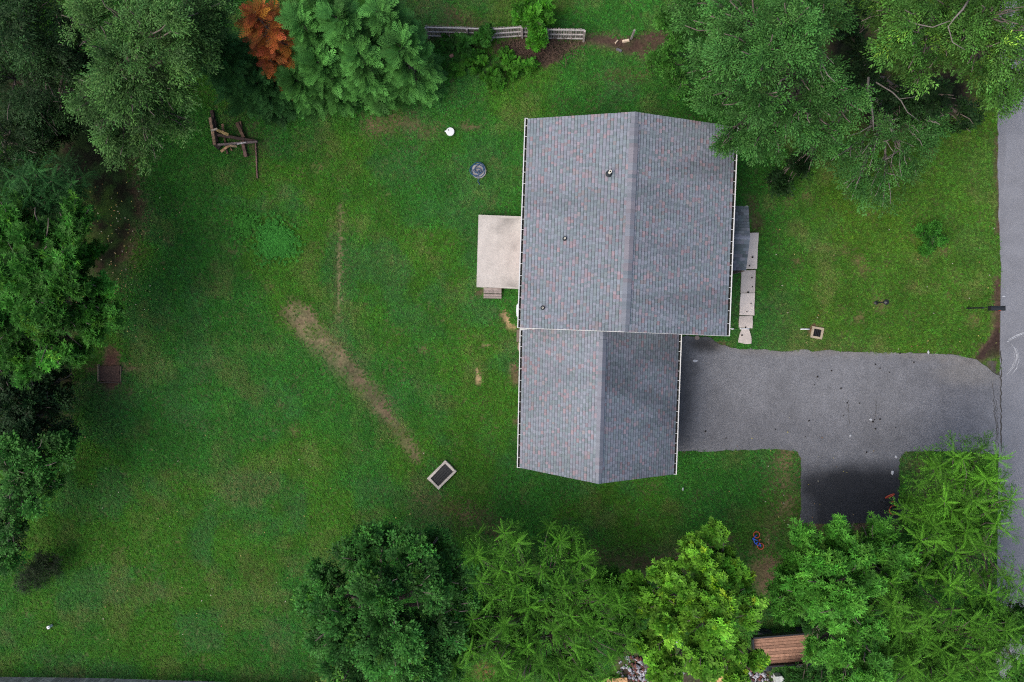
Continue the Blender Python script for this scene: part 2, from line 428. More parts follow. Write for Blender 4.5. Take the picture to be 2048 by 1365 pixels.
# the road
rp = px((1996, 150), (1996, 230), (1995, 330), (1998, 450), (2001, 520), (2005, 560), (2004, 640), (2003, 700), (2001, 760), (2001, 905), (2003, 1000), (2003, 1125), (2003, 1240))
ROAD = [(rp[0][0], 60.0)] + rp + [(rp[-1][0], -60.0), (rp[0][0] + 6.2, -60.0), (rp[0][0] + 6.2, 60.0)]
def road_col(X, Y):
    a = fbm(X, Y, 1.0, 191); b = fbm(X, Y, 3.0, 197)
    return np.array([.150, .153, .168]) * (.72 + .3 * a + .28 * b)[..., None]
me = sheet('road', jag(ROAD[:-3], .25, .03, 5)[:-1] + ROAD[-3:], .03, road_col, M['road'], step=.5)
road = tag(link('road', me, M['road']), kind='structure')

# cracks at the end of the drive, scuffed chalky arcs on the road
def ribbon(mb, pts, wd, z, seed=0, col=(.5, .5, .5)):
    r = random.Random(seed); pts = [Vector((p[0], p[1], z)) for p in pts]
    L = []; R_ = []
    for i, p in enumerate(pts):
        d = pts[min(i + 1, len(pts) - 1)] - pts[max(i - 1, 0)]; s = Vector((-d.y, d.x, 0)).normalized()
        ww = wd * r.uniform(.35, 1.0) * (0.25 if i in (0, len(pts) - 1) else 1)
        L.append(p + s * ww / 2); R_.append(p - s * ww / 2)
    n = len(pts)
    mb.add(L + R_, [(i, i + 1, n + i + 1, n + i) for i in range(n - 1)], col)
def wiggle(a, b, n, amp, seed):
    r = random.Random(seed); A, B = P(*a), P(*b); out = []
    for i in range(n + 1):
        p = A.lerp(B, i / n); out.append((p.x + r.uniform(-amp, amp), p.y + r.uniform(-amp, amp)))
    return out
for k, (a, b) in enumerate([((1984, 765), (1996, 895)), ((1991, 800), (1997, 870)), ((1986, 800), (1990, 850)), ((1994, 850), (1989, 905)), ((1752, 800), (1750, 835)), ((1695, 800), (1698, 850))]):
    mb = MB(); ribbon(mb, wiggle(a, b, 22, .035, k), .024, .0265, k)
    mb.build('crack', M['crack'], driveway)
mb = MB(); ribbon(mb, wiggle((2001, 700), (2001, 905), 40, .03, 30), .07, .0345, 3); mb.build('dirt_seam', M['crack'], road)
def chalk(c0, pts, wd, seed):
    r = random.Random(seed); mb = MB()
    for k in range(26):
        off = r.uniform(-wd, wd); a = r.uniform(0, .75); b = min(1, a + r.uniform(.1, .35)); q = []
        for i in range(9):
            t = a + (b - a) * i / 8; x = t * (len(pts) - 1); j = min(int(x), len(pts) - 2); f = x - j
            q.append(P(pts[j][0] * (1 - f) + pts[j + 1][0] * f + off, pts[j][1] * (1 - f) + pts[j + 1][1] * f + off * .4))
        ribbon(mb, [(p.x, p.y) for p in q], .016, .0345 + .0006 * k, seed * 50 + k)
    return mb.build('chalk_mark', M['chalk'], road)
chalk(0, [(2010, 684), (2022, 678), (2035, 671), (2060, 662)], 3, 1)
chalk(0, [(2018, 680), (2029, 698), (2033, 715), (2028, 735), (2012, 752)], 5, 2)

# ------------------------------------------------------------------ the house
house = empty('house', P(1255, 560), 'single storey house with grey shingle roof, white gutters and a lower garage wing', 'house')
ZE, ZG = 3.5, 2.25
ZR, ZGR = 4.89, 4.42
mNW, mSW, mNE, mSE = P(1056, 238, ZE), P(1041, 656, ZE), P(1470, 254, ZE), P(1453, 672, ZE)
mRN, mRS = P(1270, 224, ZR), P(1250, 664, ZR)
gNW, gSW, gNE, gSE = P(1046, 648, ZG), P(1040, 936, ZG), P(1358, 659, ZG), P(1347, 949, ZG)
gRN, gRS = P(1206.5, 650, ZGR), P(1197, 968, ZGR)

PAL = [np.array(s2l(c)) for c in [(123, 130, 138), (119, 129, 135), (127, 132, 141), (116, 126, 132), (126, 129, 139), (128, 129, 138), (118, 127, 131), (122, 129, 138)]]
PINK = [np.array(s2l(c)) for c in [(139, 127, 134), (140, 124, 129), (135, 126, 134), (133, 128, 131)]]
def slope(eA, eB, rA, rB, mbv, exposure=.130, tabw=.145, stain=None, seed=1, k=.80):
    """shingle tabs on the plane eA-eB (eave) up to rA-rB (ridge)"""
    r = random.Random(seed)
    n = (eB - eA).cross(rA - eA).normalized()
    if n.z < 0: n = -n
    Fp = lambda s, t, o: (eA.lerp(eB, s)).lerp(rA.lerp(rB, s), t) + n * o
    Ls = ((rA - eA).length + (rB - eB).length) / 2; Le = (eB - eA).length
    nc = int(round(Ls / exposure))
    for i in range(nc):
        t0, t1 = i / nc, (i + 1) / nc
        s = -r.uniform(0, .9) * tabw / Le; tooth = r.random() < .5; cidx = r.randrange(8); run = 0; pink = 0
        while s < 1:
            ww = tabw / Le * r.uniform(.6, 1.35); s0, s1 = max(s, 0), min(s + ww, 1); s += ww
            tooth = not tooth
            if s1 - s0 < .002: continue
            if pink > 0: pink -= 1
            elif r.random() < .13: pink = r.choice([1, 1, 1, 2])
            if r.random() < .9: cidx = r.randrange(8)
            c = PINK[r.randrange(4)] if pink else PAL[cidx]
            c = c * r.uniform(.94, 1.06) * k * (1.07 if tooth else .93)
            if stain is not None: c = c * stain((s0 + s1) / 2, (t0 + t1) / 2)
            o0 = .014 + (.006 if tooth else 0) + r.uniform(0, .002); o1 = .004 + (.004 if tooth else 0)
            tm = t1 - (t1 - t0) * .22
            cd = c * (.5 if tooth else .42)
            vs = [Fp(s0, t0, .001), Fp(s1, t0, .001), Fp(s0, t0, o0), Fp(s1, t0, o0),
                  Fp(s0, tm, o0 * .4 + o1 * .6), Fp(s1, tm, o0 * .4 + o1 * .6),
                  Fp(s0, tm, o0 * .4 + o1 * .6), Fp(s1, tm, o0 * .4 + o1 * .6), Fp(s0, t1, o1), Fp(s1, t1, o1)]
            b = len(mbv.v); mbv.v += [tuple(p) for p in vs]
            mbv.f += [(b, b + 1, b + 3, b + 2), (b + 2, b + 3, b + 5, b + 4), (b + 6, b + 7, b + 9, b + 8)]
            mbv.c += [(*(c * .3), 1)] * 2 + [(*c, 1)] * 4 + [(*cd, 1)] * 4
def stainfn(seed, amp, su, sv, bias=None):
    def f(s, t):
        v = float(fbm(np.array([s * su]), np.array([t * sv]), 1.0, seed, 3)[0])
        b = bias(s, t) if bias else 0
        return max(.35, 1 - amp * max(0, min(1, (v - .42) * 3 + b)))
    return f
def deck(eA, eB, rA, rB, name, parent, th=.12):
    up = Vector((0, 0, -th)); mb = MB()
    mb.hexa([eA + up, eB + up, rB + up, rA + up, eA, eB, rB, rA])
    return mb
# main roof
roof = empty('roof', P(1255, 450, ZE)); roof.parent = house; roof.matrix_parent_inverse = Matrix.Translation(-house.location)
def part_mesh(mb, name, m, parent): return mb.build(name, m, parent)
def wlink(mb, name, m, parent):
    o = mb.build(name, m, None); o.parent = parent
    bpy.context.view_layer.update()
    o.matrix_parent_inverse = parent.matrix_world.inverted(); return o
bpy.context.view_layer.update()
# roofs are meshes (decks) so they can parent their shingles directly
bpy.data.objects.remove(roof)
mb = deck(mNW, mSW, mRN, mRS, '', None); mb2 = deck(mNE, mSE, mRN, mRS, '', None)
mb.add(mb2.v, mb2.f, (.06, .06, .07)); roof_main = wlink(mb, 'roof', M['deck'], house)
mb = deck(gNW, gSW, gRN, gRS, '', None); mb2 = deck(gNE, gSE, gRN, gRS, '', None)
mb.add(mb2.v, mb2.f, (.06, .06, .07)); roof_gar = wlink(mb, 'garage_roof', M['deck'], house)
mb = MB()
slope(mNW, mSW, mRN, mRS, mb, stain=stainfn(5, .16, 7, 1.6, lambda s, t: -.1 + .5 * max(0, .25 - t) * 2), seed=3)
slope(mNE, mSE, mRN, mRS, mb, stain=stainfn(9, .22, 8, 1.4, lambda s, t: .35 * (1 - t) + .25 * (1 - s) - .15), seed=4)
tag(wlink(mb, 'shingles', M['shingle'], roof_main), kind='stuff')
mb = MB()
slope(gNW, gSW, gRN, gRS, mb, stain=stainfn(15, .16, 5, 1.5, lambda s, t: .5 * max(0, .3 - s)), seed=5)
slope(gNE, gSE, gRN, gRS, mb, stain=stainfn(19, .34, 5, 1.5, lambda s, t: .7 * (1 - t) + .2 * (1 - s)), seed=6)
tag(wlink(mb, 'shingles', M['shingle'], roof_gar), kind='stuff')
def ridge(rN, rS, e1, e2, parent, t0, t1, lift, seed):
    """cap shingles, each its own piece, over a raised vent; the ends lie flat"""
    r = random.Random(seed); L = (rS - rN).length; n = int(L / .145)
    d1 = (e1 - rN).normalized(); d1 = (e1 - rN) - (rS - rN).normalized() * (e1 - rN).dot((rS - rN).normalized()); d1.normalize()
    d2 = (e2 - rN) - (rS - rN).normalized() * (e2 - rN).dot((rS - rN).normalized()); d2.normalize()
    c = None
    for i in range(n):
        s0, s1 = i / n, (i + 1.12) / n
        mid = (s0 + s1) / 2; lf = lift if t0 < mid < t1 else .022; hw = .175 if t0 < mid < t1 else .14
        if c is None or r.random() < .45: c = np.array(s2l(r.choice([(130, 135, 145), (133, 137, 146), (126, 134, 143), (134, 135, 145), (137, 134, 142)])))
        cc = tuple(c * r.uniform(.54, .68))
        A, B = rN.lerp(rS, s0), rN.lerp(rS, min(s1, 1.0)); up = Vector((0, 0, 1)); z0, z1 = lf, lf + .009
        m_ = MB()
        vs = [A + d1 * hw + up * z0, A + up * z0, A + d2 * hw + up * z0, B + d1 * hw + up * z1, B + up * z1, B + d2 * hw + up * z1]
        lo = [v - up * .02 for v in vs]
        m_.add(vs + lo, [(0, 1, 4, 3), (1, 2, 5, 4), (7, 6, 9, 10), (8, 7, 10, 11), (0, 3, 9, 6), (2, 8, 11, 5), (3, 4, 10, 9), (4, 5, 11, 10), (0, 6, 7, 1), (1, 7, 8, 2)], cc)
        wlink(m_, 'ridge_cap', M['shingle'], parent)
ridge(mRN, mRS, mNW, mNE, roof_main, .045, .965, .05, 1)
ridge(gRN + (gRS - gRN) * .045, gRS, gNW, gNE, roof_gar, .05, .93, .05, 2)

# gutters with hangers
def gutter(a, b, out, parent, name='gutter', first=.3, step=.455, seed=0):
    r = random.Random(seed); d = (b - a).normalized(); o = Vector(out).normalized(); up = Vector((0, 0, 1))
    W, D, T = .135, .10, .012; top = -.015
    def sect(p):
        return [p + o * 0 + up * top, p + o * 0 + up * (top - D), p + o * W + up * (top - D), p + o * W + up * (top + .012),
                p + o * (W - .04) + up * (top + .012), p + o * (W - .04) + up * (top - .004), p + o * (W - T) + up * (top - .004), p + o * (W - T) + up * (top - D + T), p + o * T + up * (top - D + T), p + o * T + up * top]
    A, B = sect(a), sect(b); n = len(A); mb = MB()
    mb.add(A + B, [(i, (i + 1) % n, n + (i + 1) % n, n + i) for i in range(n)], (.7, .7, .68))
    for e, sg in ((a, 1), (b, -1)):
        mb.beam(e + o * .0 + up * (top - .045), e + o * W + up * (top - .045), .02, .11, (.7, .7, .68))
    g = wlink(mb, name, M['white'], parent)
    mb = MB(); mb.beam(a + o * (W * .47) + up * (top - D + .03) + d * .02, b + o * (W * .47) + up * (top - D + .03) - d * .02, W - .03, .03)  # dark strip along the gutter floor
    wlink(mb, 'dark_strip', M['gutterdark'], g)
    L = (b - a).length; s = first
    while s < L - .08:
        p = a + d * s; mb = MB(); mb.beam(p + o * -.01 + up * (top + .008), p + o * (W - .02) + up * (top + .006), .018, .010)
        wlink(mb, 'hanger', M['white'], g); s += step * r.uniform(.9, 1.12)
    return g
wv = (mNW - mNE).normalized(); ev = -wv
gutter(mNW + Vector((0, .02, 0)), mSW, wv, house, seed=1)
gutter(mNE, mSE, ev, house, seed=2)
gutter(gNW.lerp(gSW, .035), gSW, wv, house, seed=3, step=.47)
gutter(gNE.lerp(gSE, .035), gSE, ev, house, seed=4, step=.43)
# white drip edge along the rakes
for a, b in ((mSW, mRS), (mRS, mSE), (mNW, mRN), (mRN, mNE), (gSW, gRS), (gRS, gSE)):
    out = (mSW - mNW).normalized() if a in (mSW, mRS, gSW, gRS) and a is not mNW and a is not mRN else (mNW - mSW).normalized()
    oo = .006 if (a is mSW or a is mRS) else -.016
    mb = MB(); mb.beam(a + out * oo + Vector((0, 0, -.072)), b + out * oo + Vector((0, 0, -.072)), .022, .12); wlink(mb, 'rake_trim', M['white'], house)
# downspout from the main gutter onto the garage roof
p0, p1 = P(1041, 659, 3.32), P(1066, 655.5, 3.22)
mb = MB(); mb.beam(p0, p1, .09, .075); dsp = wlink(mb, 'downspout', M['white'], house)
mb = MB(); mb.beam(p1 + Vector((.02, -.03, .05)), p1 + Vector((.03, -.05, -.42)), .085, .085, up=(0, 1, 0)); wlink(mb, 'elbow', M['white'], dsp)
# plumbing vents
def roof_z(p):
    # height of the main west slope above p
    n = (mSW - mNW).cross(mRN - mNW); return mNW.z - (n.x * (p.x - mNW.x) + n.y * (p.y - mNW.y)) / n.z
for (x, y, hgt, rad) in ((1218.5, 348, .42, .055), (1129.5, 478, .22, .036), (1085.5, 616, .2, .036)):
    b = P(x, y, 4.5)
    for _ in range(5): b = P(x, y, roof_z(b))
    mb = MB(); mb.lathe(b, [(rad * 1.0, -.05), (rad, hgt), (rad * .62, hgt), (rad * .62, hgt - .05)], 16); vp = wlink(mb, 'vent_pipe', M['pvc'], house)
    mb = MB(); mb.lathe(b, [(rad * 2.6, -.06), (rad * 2.5, .03), (rad * 1.9, .08), (rad * 1.15, .1 + hgt * .2), (rad * 1.05, .1 + hgt * .2)], 18); wlink(mb, 'boot', M['rubber'], vp)
    mb = MB(); mb.lathe(b + Vector((0, 0, hgt - .045)), [(rad * .6, -.01), (rad * .6, 0)], 12); wlink(mb, 'bore', M['hole'], vp)
# walls
def quad(a, b, c, d, s, t): return a.lerp(b, s).lerp(d.lerp(c, s), t)
def inset(NW, NE, SW, SE, e, r_):
    wx = (NE - NW).length; wy = (SW - NW).length
    f = lambda s, t: NW.lerp(NE, s).lerp(SW.lerp(SE, s), t)
    return f(e / wx, r_ / wy), f(1 - e / wx, r_ / wy), f(e / wx, 1 - r_ / wy), f(1 - e / wx, 1 - r_ / wy)
def wall(a, b, h, th, apex=None, apex_h=0, name='wall'):
    a, b = Vector((a.x, a.y, 0)), Vector((b.x, b.y, 0)); d = (b - a).normalized(); n = Vector((-d.y, d.x, 0)) * th / 2
    pts = [(a, -.1), (b, -.1), (b, h)] + ([(apex, apex_h)] if apex is not None else []) + [(a, h)]
    k = len(pts); mb = MB()
    vs = [p + n + Vector((0, 0, z)) for p, z in pts] + [p - n + Vector((0, 0, z)) for p, z in pts]
    mb.add(vs, [tuple(range(k)), tuple(range(2 * k - 1, k - 1, -1))] + [(i, (i + 1) % k, k + (i + 1) % k, k + i) for i in range(k)])
    return wlink(mb, name, M['siding'], house)
def on_wall(wobj, a, b, s, z, wd, ht, kind, side):
    a, b = Vector((a.x, a.y, 0)), Vector((b.x, b.y, 0)); d = (b - a).normalized(); n = Vector((-d.y, d.x, 0)) * side
    c = a.lerp(b, s) + Vector((0, 0, z)) + n * .10
    rz = math.atan2(d.y, d.x)
    mb = MB()
    if kind == 'window':
        for dx, dz, w_, h_ in ((-wd / 2, 0, .08, ht + .08), (wd / 2, 0, .08, ht + .08), (0, ht / 2, wd - .081, .08), (0, -ht / 2, wd - .081, .08), (0, 0, wd - .081, .05)):
            mb.box(c + d * dx + Vector((0, 0, dz)), w_, .07, h_, rz)
        o = wlink(mb, 'window', M['white'], house)
        mb = MB(); mb.box(c - n * .01, wd - .03, .02, ht - .03, rz); wlink(mb, 'pane', M['glass'], o)
    else:
        mb.box(c, wd, .06, ht, rz); o = wlink(mb, kind, M['white'] if kind == 'garage_door' else M['doorpaint'], house)
        if kind == 'garage_door':
            for q in range(4):
                mb = MB(); mb.box(c + n * .04 + Vector((0, 0, -ht / 2 + ht * (q + .5) / 4)), wd - .1, .03, ht / 4 - .06, rz); wlink(mb, 'door_panel', M['white'], o)
        else:
            mb = MB(); mb.box(c + n * .06 + d * (wd * .38), .05, .07, .05, rz); wlink(mb, 'handle', M['black'], o)
a, b, c, d = inset(mNW, mNE, mSW, mSE, .38, .22)
ra, rb = (a + b) / 2, (c + d) / 2
hz = ZE + .02
wW = wall(a, c, hz - .03, .18); wE = wall(b, d, hz - .03, .18)
wN = wall(a, b, hz - .03, .18, Vector((ra.x, ra.y, 0)), ZR - .16); wS = wall(c, d, hz - .03, .18, Vector((rb.x, rb.y, 0)), ZR - .16)
for s, z, w_, h_ in ((.2, 2.1, 1.0, 1.1), (.85, 2.2, .8, .8)): on_wall(wW, a, c, s, z, w_, h_, 'window', -1)
on_wall(wW, a, c, .62, 1.6, 1.8, 2.0, 'door', -1)
for s in (.2, .85): on_wall(wE, b, d, s, 2.1, 1.4, 1.2, 'window', 1)
on_wall(wE, b, d, .57, 1.45, .95, 2.0, 'door', 1)
on_wall(wN, a, b, .3, 2.1, 1.0, 1.1, 'window', 1)
ga, gb, gc, gd = inset(gNW, gNE, gSW, gSE, .35, .2)
wall(ga, gc, ZG, .17); wall(gb, gd, ZG, .17); rb = (gc + gd) / 2
wall(gc, gd, ZG, .17, Vector((rb.x, rb.y, 0)), ZGR - .16)
on_wall(None, gb, gd, .52, 1.05, 4.6, 2.05, 'garage_door', 1)
on_wall(None, ga, gc, .4, 1.4, .9, .8, 'window', -1)

# front porch roof
ZP, ZPR = 2.55, 2.95
pA, pB = P(1455, 412, ZP), P(1497, 414, ZP); pC, pD = P(1452, 541, ZP), P(1492, 541, ZP)
pR0, pR1 = P(1453, 474, ZPR), P(1500, 476, ZPR)
mb = deck(pA, pB, pR0, pR1, '', None, .1); mb2 = deck(pC, pD, pR0, pR1, '', None, .1); mb.add(mb2.v, mb2.f, (.06, .06, .07))
prf = wlink(mb, 'porch_roof', M['deck'], house)
def tabs_as_parts(eA, eB, rA, rB, parent, nc, nt, seed):
    r = random.Random(seed); n = (eB - eA).cross(rA - eA).normalized(); n = n if n.z > 0 else -n
    Fp = lambda s, t, o: (eA.lerp(eB, s)).lerp(rA.lerp(rB, s), t) + n * o
    for i in range(nc):
        off = (i % 2) * .5 / nt; edges = sorted(set([0, 1] + [max(0, min(1, (k + .0) / nt + off)) for k in range(nt + 1)]))
        for s0, s1 in zip(edges[:-1], edges[1:]):
            if s1 - s0 < .03: continue
            t0, t1 = i / nc, (i + 1) / nc; c = np.array(s2l(r.choice([(112, 122, 132), (104, 116, 128), (120, 126, 140), (98, 112, 120)]))) * r.uniform(.26, .48)
            g = .003 / (eB - eA).length * 1.0
            o0, o1 = .03, .006; m_ = MB()
            m_.add([Fp(s0 + g, t0, .001), Fp(s1 - g, t0, .001), Fp(s1 - g, t1, .001), Fp(s0 + g, t1, .001), Fp(s0 + g, t0, o0), Fp(s1 - g, t0, o0), Fp(s1 - g, t1, o1), Fp(s0 + g, t1, o1)],
                   [(4, 5, 6, 7), (0, 1, 5, 4), (1, 2, 6, 5), (2, 3, 7, 6), (3, 0, 4, 7)], tuple(c))
            wlink(m_, 'shingle', M['shingle'], parent)
tabs_as_parts(pA, pB, pR0, pR1, prf, 10, 4, 1); tabs_as_parts(pC, pD, pR0, pR1, prf, 10, 4, 2)
for i in range(6):
    A, B = pR0.lerp(pR1, i / 6), pR0.lerp(pR1, min(1, (i + 1.1) / 6)); mb = MB(); yv = Vector((0, .11, -.045)); up = Vector((0, 0, .022))
    mb.add([A + yv + up, A + up, A - Vector((0, .11, .045)) + up, B + yv + up * 1.5, B + up * 1.5, B - Vector((0, .11, .045)) + up * 1.5], [(0, 1, 4, 3), (1, 2, 5, 4)], s2l((84, 90, 102)))
    wlink(mb, 'ridge_cap', M['shingle'], prf)
for (x, y) in ((1486, 541), (1493, 415)):
    t = P(x, y, ZP - .1); mb = MB(); mb.beam((t.x, t.y, .1), (t.x, t.y, ZP - .09), .11, .11); wlink(mb, 'porch_post', M['bark'] if y > 500 else M['white'], house)
# white utility unit on the back wall
c0 = P(1042, 622, 2.3) + Vector((-.055, 0, 0)); mb = MB()
prof = [(.0, .28), (.05, .31), (.14, .31), (.19, .22), (.2, 0), (.19, -.22), (.14, -.31), (.05, -.31), (0, -.28)]
pts = [(c0.x - x * 1.3 + .12, c0.y + y) for x, y in prof]; mb.prism(pts, 1.7, 2.5)
uu = wlink(mb, 'utility_box', M['plastic'], house)

# ------------------------------------------------------------------ concrete: patio, walk, stones
def slabcol(seed, base=(.47, .43, .40)):
    r = random.Random(seed); k = r.uniform(.92, 1.06); return tuple(v * k for v in base)
def slab_mesh(poly, z0, z1, base, seed, stain=.25, step=.12):
    def cf(X, Y):
        a = fbm(X, Y, 1.1, seed); b = fbm(X, Y, .3, seed + 5)
        return np.array(base) * (1 - stain * sm(a, .5, .75) - .12 * (b - .5))[..., None]
    return sheet('slab', poly, z1, cf, None, step=step, skirt=z1 - z0)
PATIO_Z = .45
pp = px((957, 430), (1062, 434), (1058, 579), (953, 574), z=PATIO_Z)
patio = tag(link('patio', slab_mesh(pp, -.05, PATIO_Z, (.385, .36, .335), 300, .42), M['concrete']), 'raised pale concrete patio slab against the back of the house', 'patio')
steps = empty('patio_steps', P(985, 586), 'short grey wooden steps going down from the concrete patio', 'steps')
for k, (y0, y1, zt) in enumerate(((576, 582, .30), (582.5, 587, .30), (588.5, 592.5, .15), (593, 597, .15))):
    mb = MB(); q = px((967.5, y0), (1003, y0 + .6), (1002.5, y1 + .6), (967, y1), z=zt); mb.prism(q, zt - .035, zt, tuple(np.array((.24, .20, .185)) * random.uniform(.85, 1.1))); mb.build('tread', M['wood'], steps)
for x in (969, 1001):
    mb = MB(); q = px((x - 1, 577), (x + 1, 577), (x + 1, 587), (x - 1, 587), z=.26); mb.prism(q, -.03, .264, (.2, .165, .15)); q = px((x - 1, 588.5), (x + 1, 588.5), (x + 1, 597), (x - 1, 597), z=.11); mb.prism(q, -.03, .114, (.2, .165, .15)); mb.build('stringer', M['wood'], steps)
walk = empty('walkway', P(1495, 580)); tag(walk, kind='structure')
for k, (poly, z) in enumerate((([(1470, 466), (1517, 466), (1514.5, 538), (1470, 539)], .13), ([(1483, 541.5), (1511.5, 540.5), (1510, 586), (1481.5, 586)], .075),
                          ([(1481.3, 586.8), (1510, 586.8), (1508.5, 631), (1479.5, 631)], .07),
                          ([(1478.5, 632.5), (1504, 632), (1507, 645), (1506, 656.5), (1477, 656)], .06),
                          ([(1483, 659.5), (1498, 660), (1502, 668), (1502.5, 678), (1502, 687), (1490, 689), (1477, 686), (1479, 672)], .05))):
    link('concrete_slab', slab_mesh(jag(px(*poly, z=z), .3, .012 if k < 3 else .03, 60 + k), -.05, z, slabcol(k, (.48, .425, .385)), 320 + 9 * k, .15), M['concrete'], walk)
for k, (poly, cb) in enumerate((([(1034, 660), (1052, 660), (1050, 684), (1033, 684)], (.15, .115, .095)), ([(1036, 686), (1051, 686), (1051, 710), (1040, 708), (1035, 698)], (.26, .20, .16)))):
    o = link('stepping_stone', slab_mesh(jag(px(*poly, z=.05), .3, .02, 80 + k), -.05, .05, cb, 370 + 9 * k), M['concrete'])
    tag(o, ['dark tan stepping stone tucked under the garage back gutter', 'lighter tan broken stepping stone nearer the garage back corner patch'][k], 'stone', 'stones under the back gutter')
o = link('splash_stone', slab_mesh(px(*[(1394 + 5 * math.cos(a * .7), 676 + 4.5 * math.sin(a * .7)) for a in range(9)], z=.06), 0, .06, (.20, .16, .14), 391), M['concrete'])
tag(o, 'small round brown stone in the corner between house and garage', 'stone')

# ------------------------------------------------------------------ things on the lawn
def rect(c, sx, sy, rz):
    ca, sa = math.cos(rz), math.sin(rz); return [(c.x + x * ca - y * sa, c.y + x * sa + y * ca) for x, y in ((-sx / 2, -sy / 2), (sx / 2, -sy / 2), (sx / 2, sy / 2), (-sx / 2, sy / 2))]
# drain basin with black grate
ctr = P(884.5, 949); U = (P(913, 943) - P(892, 919)); Vv = (P(856, 955) - P(892, 919))
rzd = math.atan2(Vv.y, Vv.x); L_, W_ = Vv.length, U.length
basin = empty('drain_basin', ctr, 'concrete framed rectangular basin with black slatted grate on the back lawn', 'drain')
ux = Vector((math.cos(rzd), math.sin(rzd), 0)); uy = Vector((-ux.y, ux.x, 0))
fr = .105
for s, (dx, dy, sx, sy) in enumerate(((0, W_ / 2 - fr / 2, L_, fr), (0, -W_ / 2 + fr / 2, L_, fr), (L_ / 2 - fr / 2, 0, fr, W_ - 2 * fr - .004), (-L_ / 2 + fr / 2, 0, fr, W_ - 2 * fr - .004))):
    link('curb', slab_mesh(jag(rect(ctr + ux * dx + uy * dy, sx, sy, rzd), .25, .008, s), -.1, .16, (.44, .395, .345), 400 + s, .2, .1), M['concrete'], basin)
mb = MB(); mb.prism(rect(ctr, L_ - 2 * fr, W_ - 2 * fr, rzd), -.02, .03); mb.build('basin_floor', M['hole'], basin)
ns = 11
for k in range(ns):
    dy = -(W_ / 2 - fr) + (W_ - 2 * fr) * (k + .5) / ns; p = ctr + uy * dy
    mb = MB(); mb.beam(p - ux * (L_ / 2 - fr - .005) + Vector((0, 0, .1)), p + ux * (L_ / 2 - fr - .005) + Vector((0, 0, .1)), .03, .03); mb.build('slat', M['black'], basin)
# drain box in the front lawn
ctr = P(1633.5, 666); box = empty('drain_box', ctr, 'small tan square drain box sunk in the front lawn by the driveway', 'drain'); rzb = math.radians(-10)
ux = Vector((math.cos(rzb), math.sin(rzb), 0)); uy = Vector((-ux.y, ux.x, 0)); S_ = .42
for k, (dx, dy, sx, sy) in enumerate(((0, S_ / 2, S_ + .09, .09), (0, -S_ / 2, S_ + .09, .09), (S_ / 2, 0, .09, S_ - .094), (-S_ / 2, 0, .09, S_ - .094))):
    mb = MB(); mb.prism(rect(ctr + ux * dx + uy * dy, sx, sy, rzb), -.1, .07, (.30, .25, .18)); mb.build('rim', M['stone'], box)
mb = MB(); mb.prism(rect(ctr, S_ - .09, S_ - .09, rzb), -.05, .02); mb.build('opening', M['hole'], box)
for k in range(5):
    p = ctr + ux * (-.14 + .07 * k); mb = MB(); mb.beam(p - uy * .16 + Vector((0, 0, .045)), p + uy * .16 + Vector((0, 0, .045)), .022, .02); mb.build('grate_bar', M['black'], box)
# white lid on a riser, and the small white cap
c = P(901, 265); o = empty('riser_lid', c, 'white round plastic lid with a small dark hole in the back lawn', 'lid')
mb = MB(); mb.lathe(c, [(.17, -.03), (.185, .06), (.19, .10), (.185, .115), (.16, .12), (.02, .125)], 28); mb.build('lid', M['plastic'], o)
mb = MB(); mb.lathe(c + Vector((-.08, .07, .118)), [(.028, 0), (.026, .008)], 12); mb.build('hole', M['hole'], o)
mb = MB(); mb.beam(c + Vector((-.17, .02, .09)), c + Vector((-.25, .02, .09)), .1, .03, taper=.4); mb.build('lug', M['plastic'], o)
c = P(104, 1251); o = empty('cleanout_cap', c, 'small white pipe cap standing in the lower left lawn', 'pipe cap')
mb = MB(); mb.lathe(c, [(.06, -.05), (.06, .2), (.08, .2), (.08, .25), (.07, .26), (.01, .265)], 18); mb.build('cap', M['plastic'], o)
mb = MB(); mb.box(c + Vector((0, 0, .275)), .05, .05, .03, .3); mb.build('plug_nut', M['plastic'], o)
# concrete lid with a coiled blue hose
c = P(958, 343); o = tag(link('concrete_lid', slab_mesh([(c.x + .335 * math.cos(a * math.pi / 18), c.y + .335 * math.sin(a * math.pi / 18)) for a in range(36)], -.05, .1, (.33, .32, .32), 430, .4, .06), M['concrete']), 'round grey concrete lid on the lawn under a blue hose', 'lid')
mb = MB(); r = random.Random(3); path = []
for k in range(120):
    a = k * .21; rad = .33 - .10 * (k / 120) + .05 * math.sin(k * .31) - (.12 if k > 66 else 0)
    path.append((c.x - .06 + rad * math.cos(a), c.y + .03 + rad * .95 * math.sin(a), .125 + .03 * (k / 120) + .012 * math.sin(k * .9)))
for k in range(1, 16): path.append((path[119][0] * (1 - k / 15) + (c.x - .02 + .05 * math.sin(k)) * k / 15, path[119][1] + (c.y - .62 - path[119][1]) * k / 15, max(.03, .155 - .009 * k)))
mb.tube(path, .016, 6)
hose = tag(mb.build('garden_hose', M['blue'], None, True), 'dark blue hose coiled loosely on the round concrete lid', 'hose')
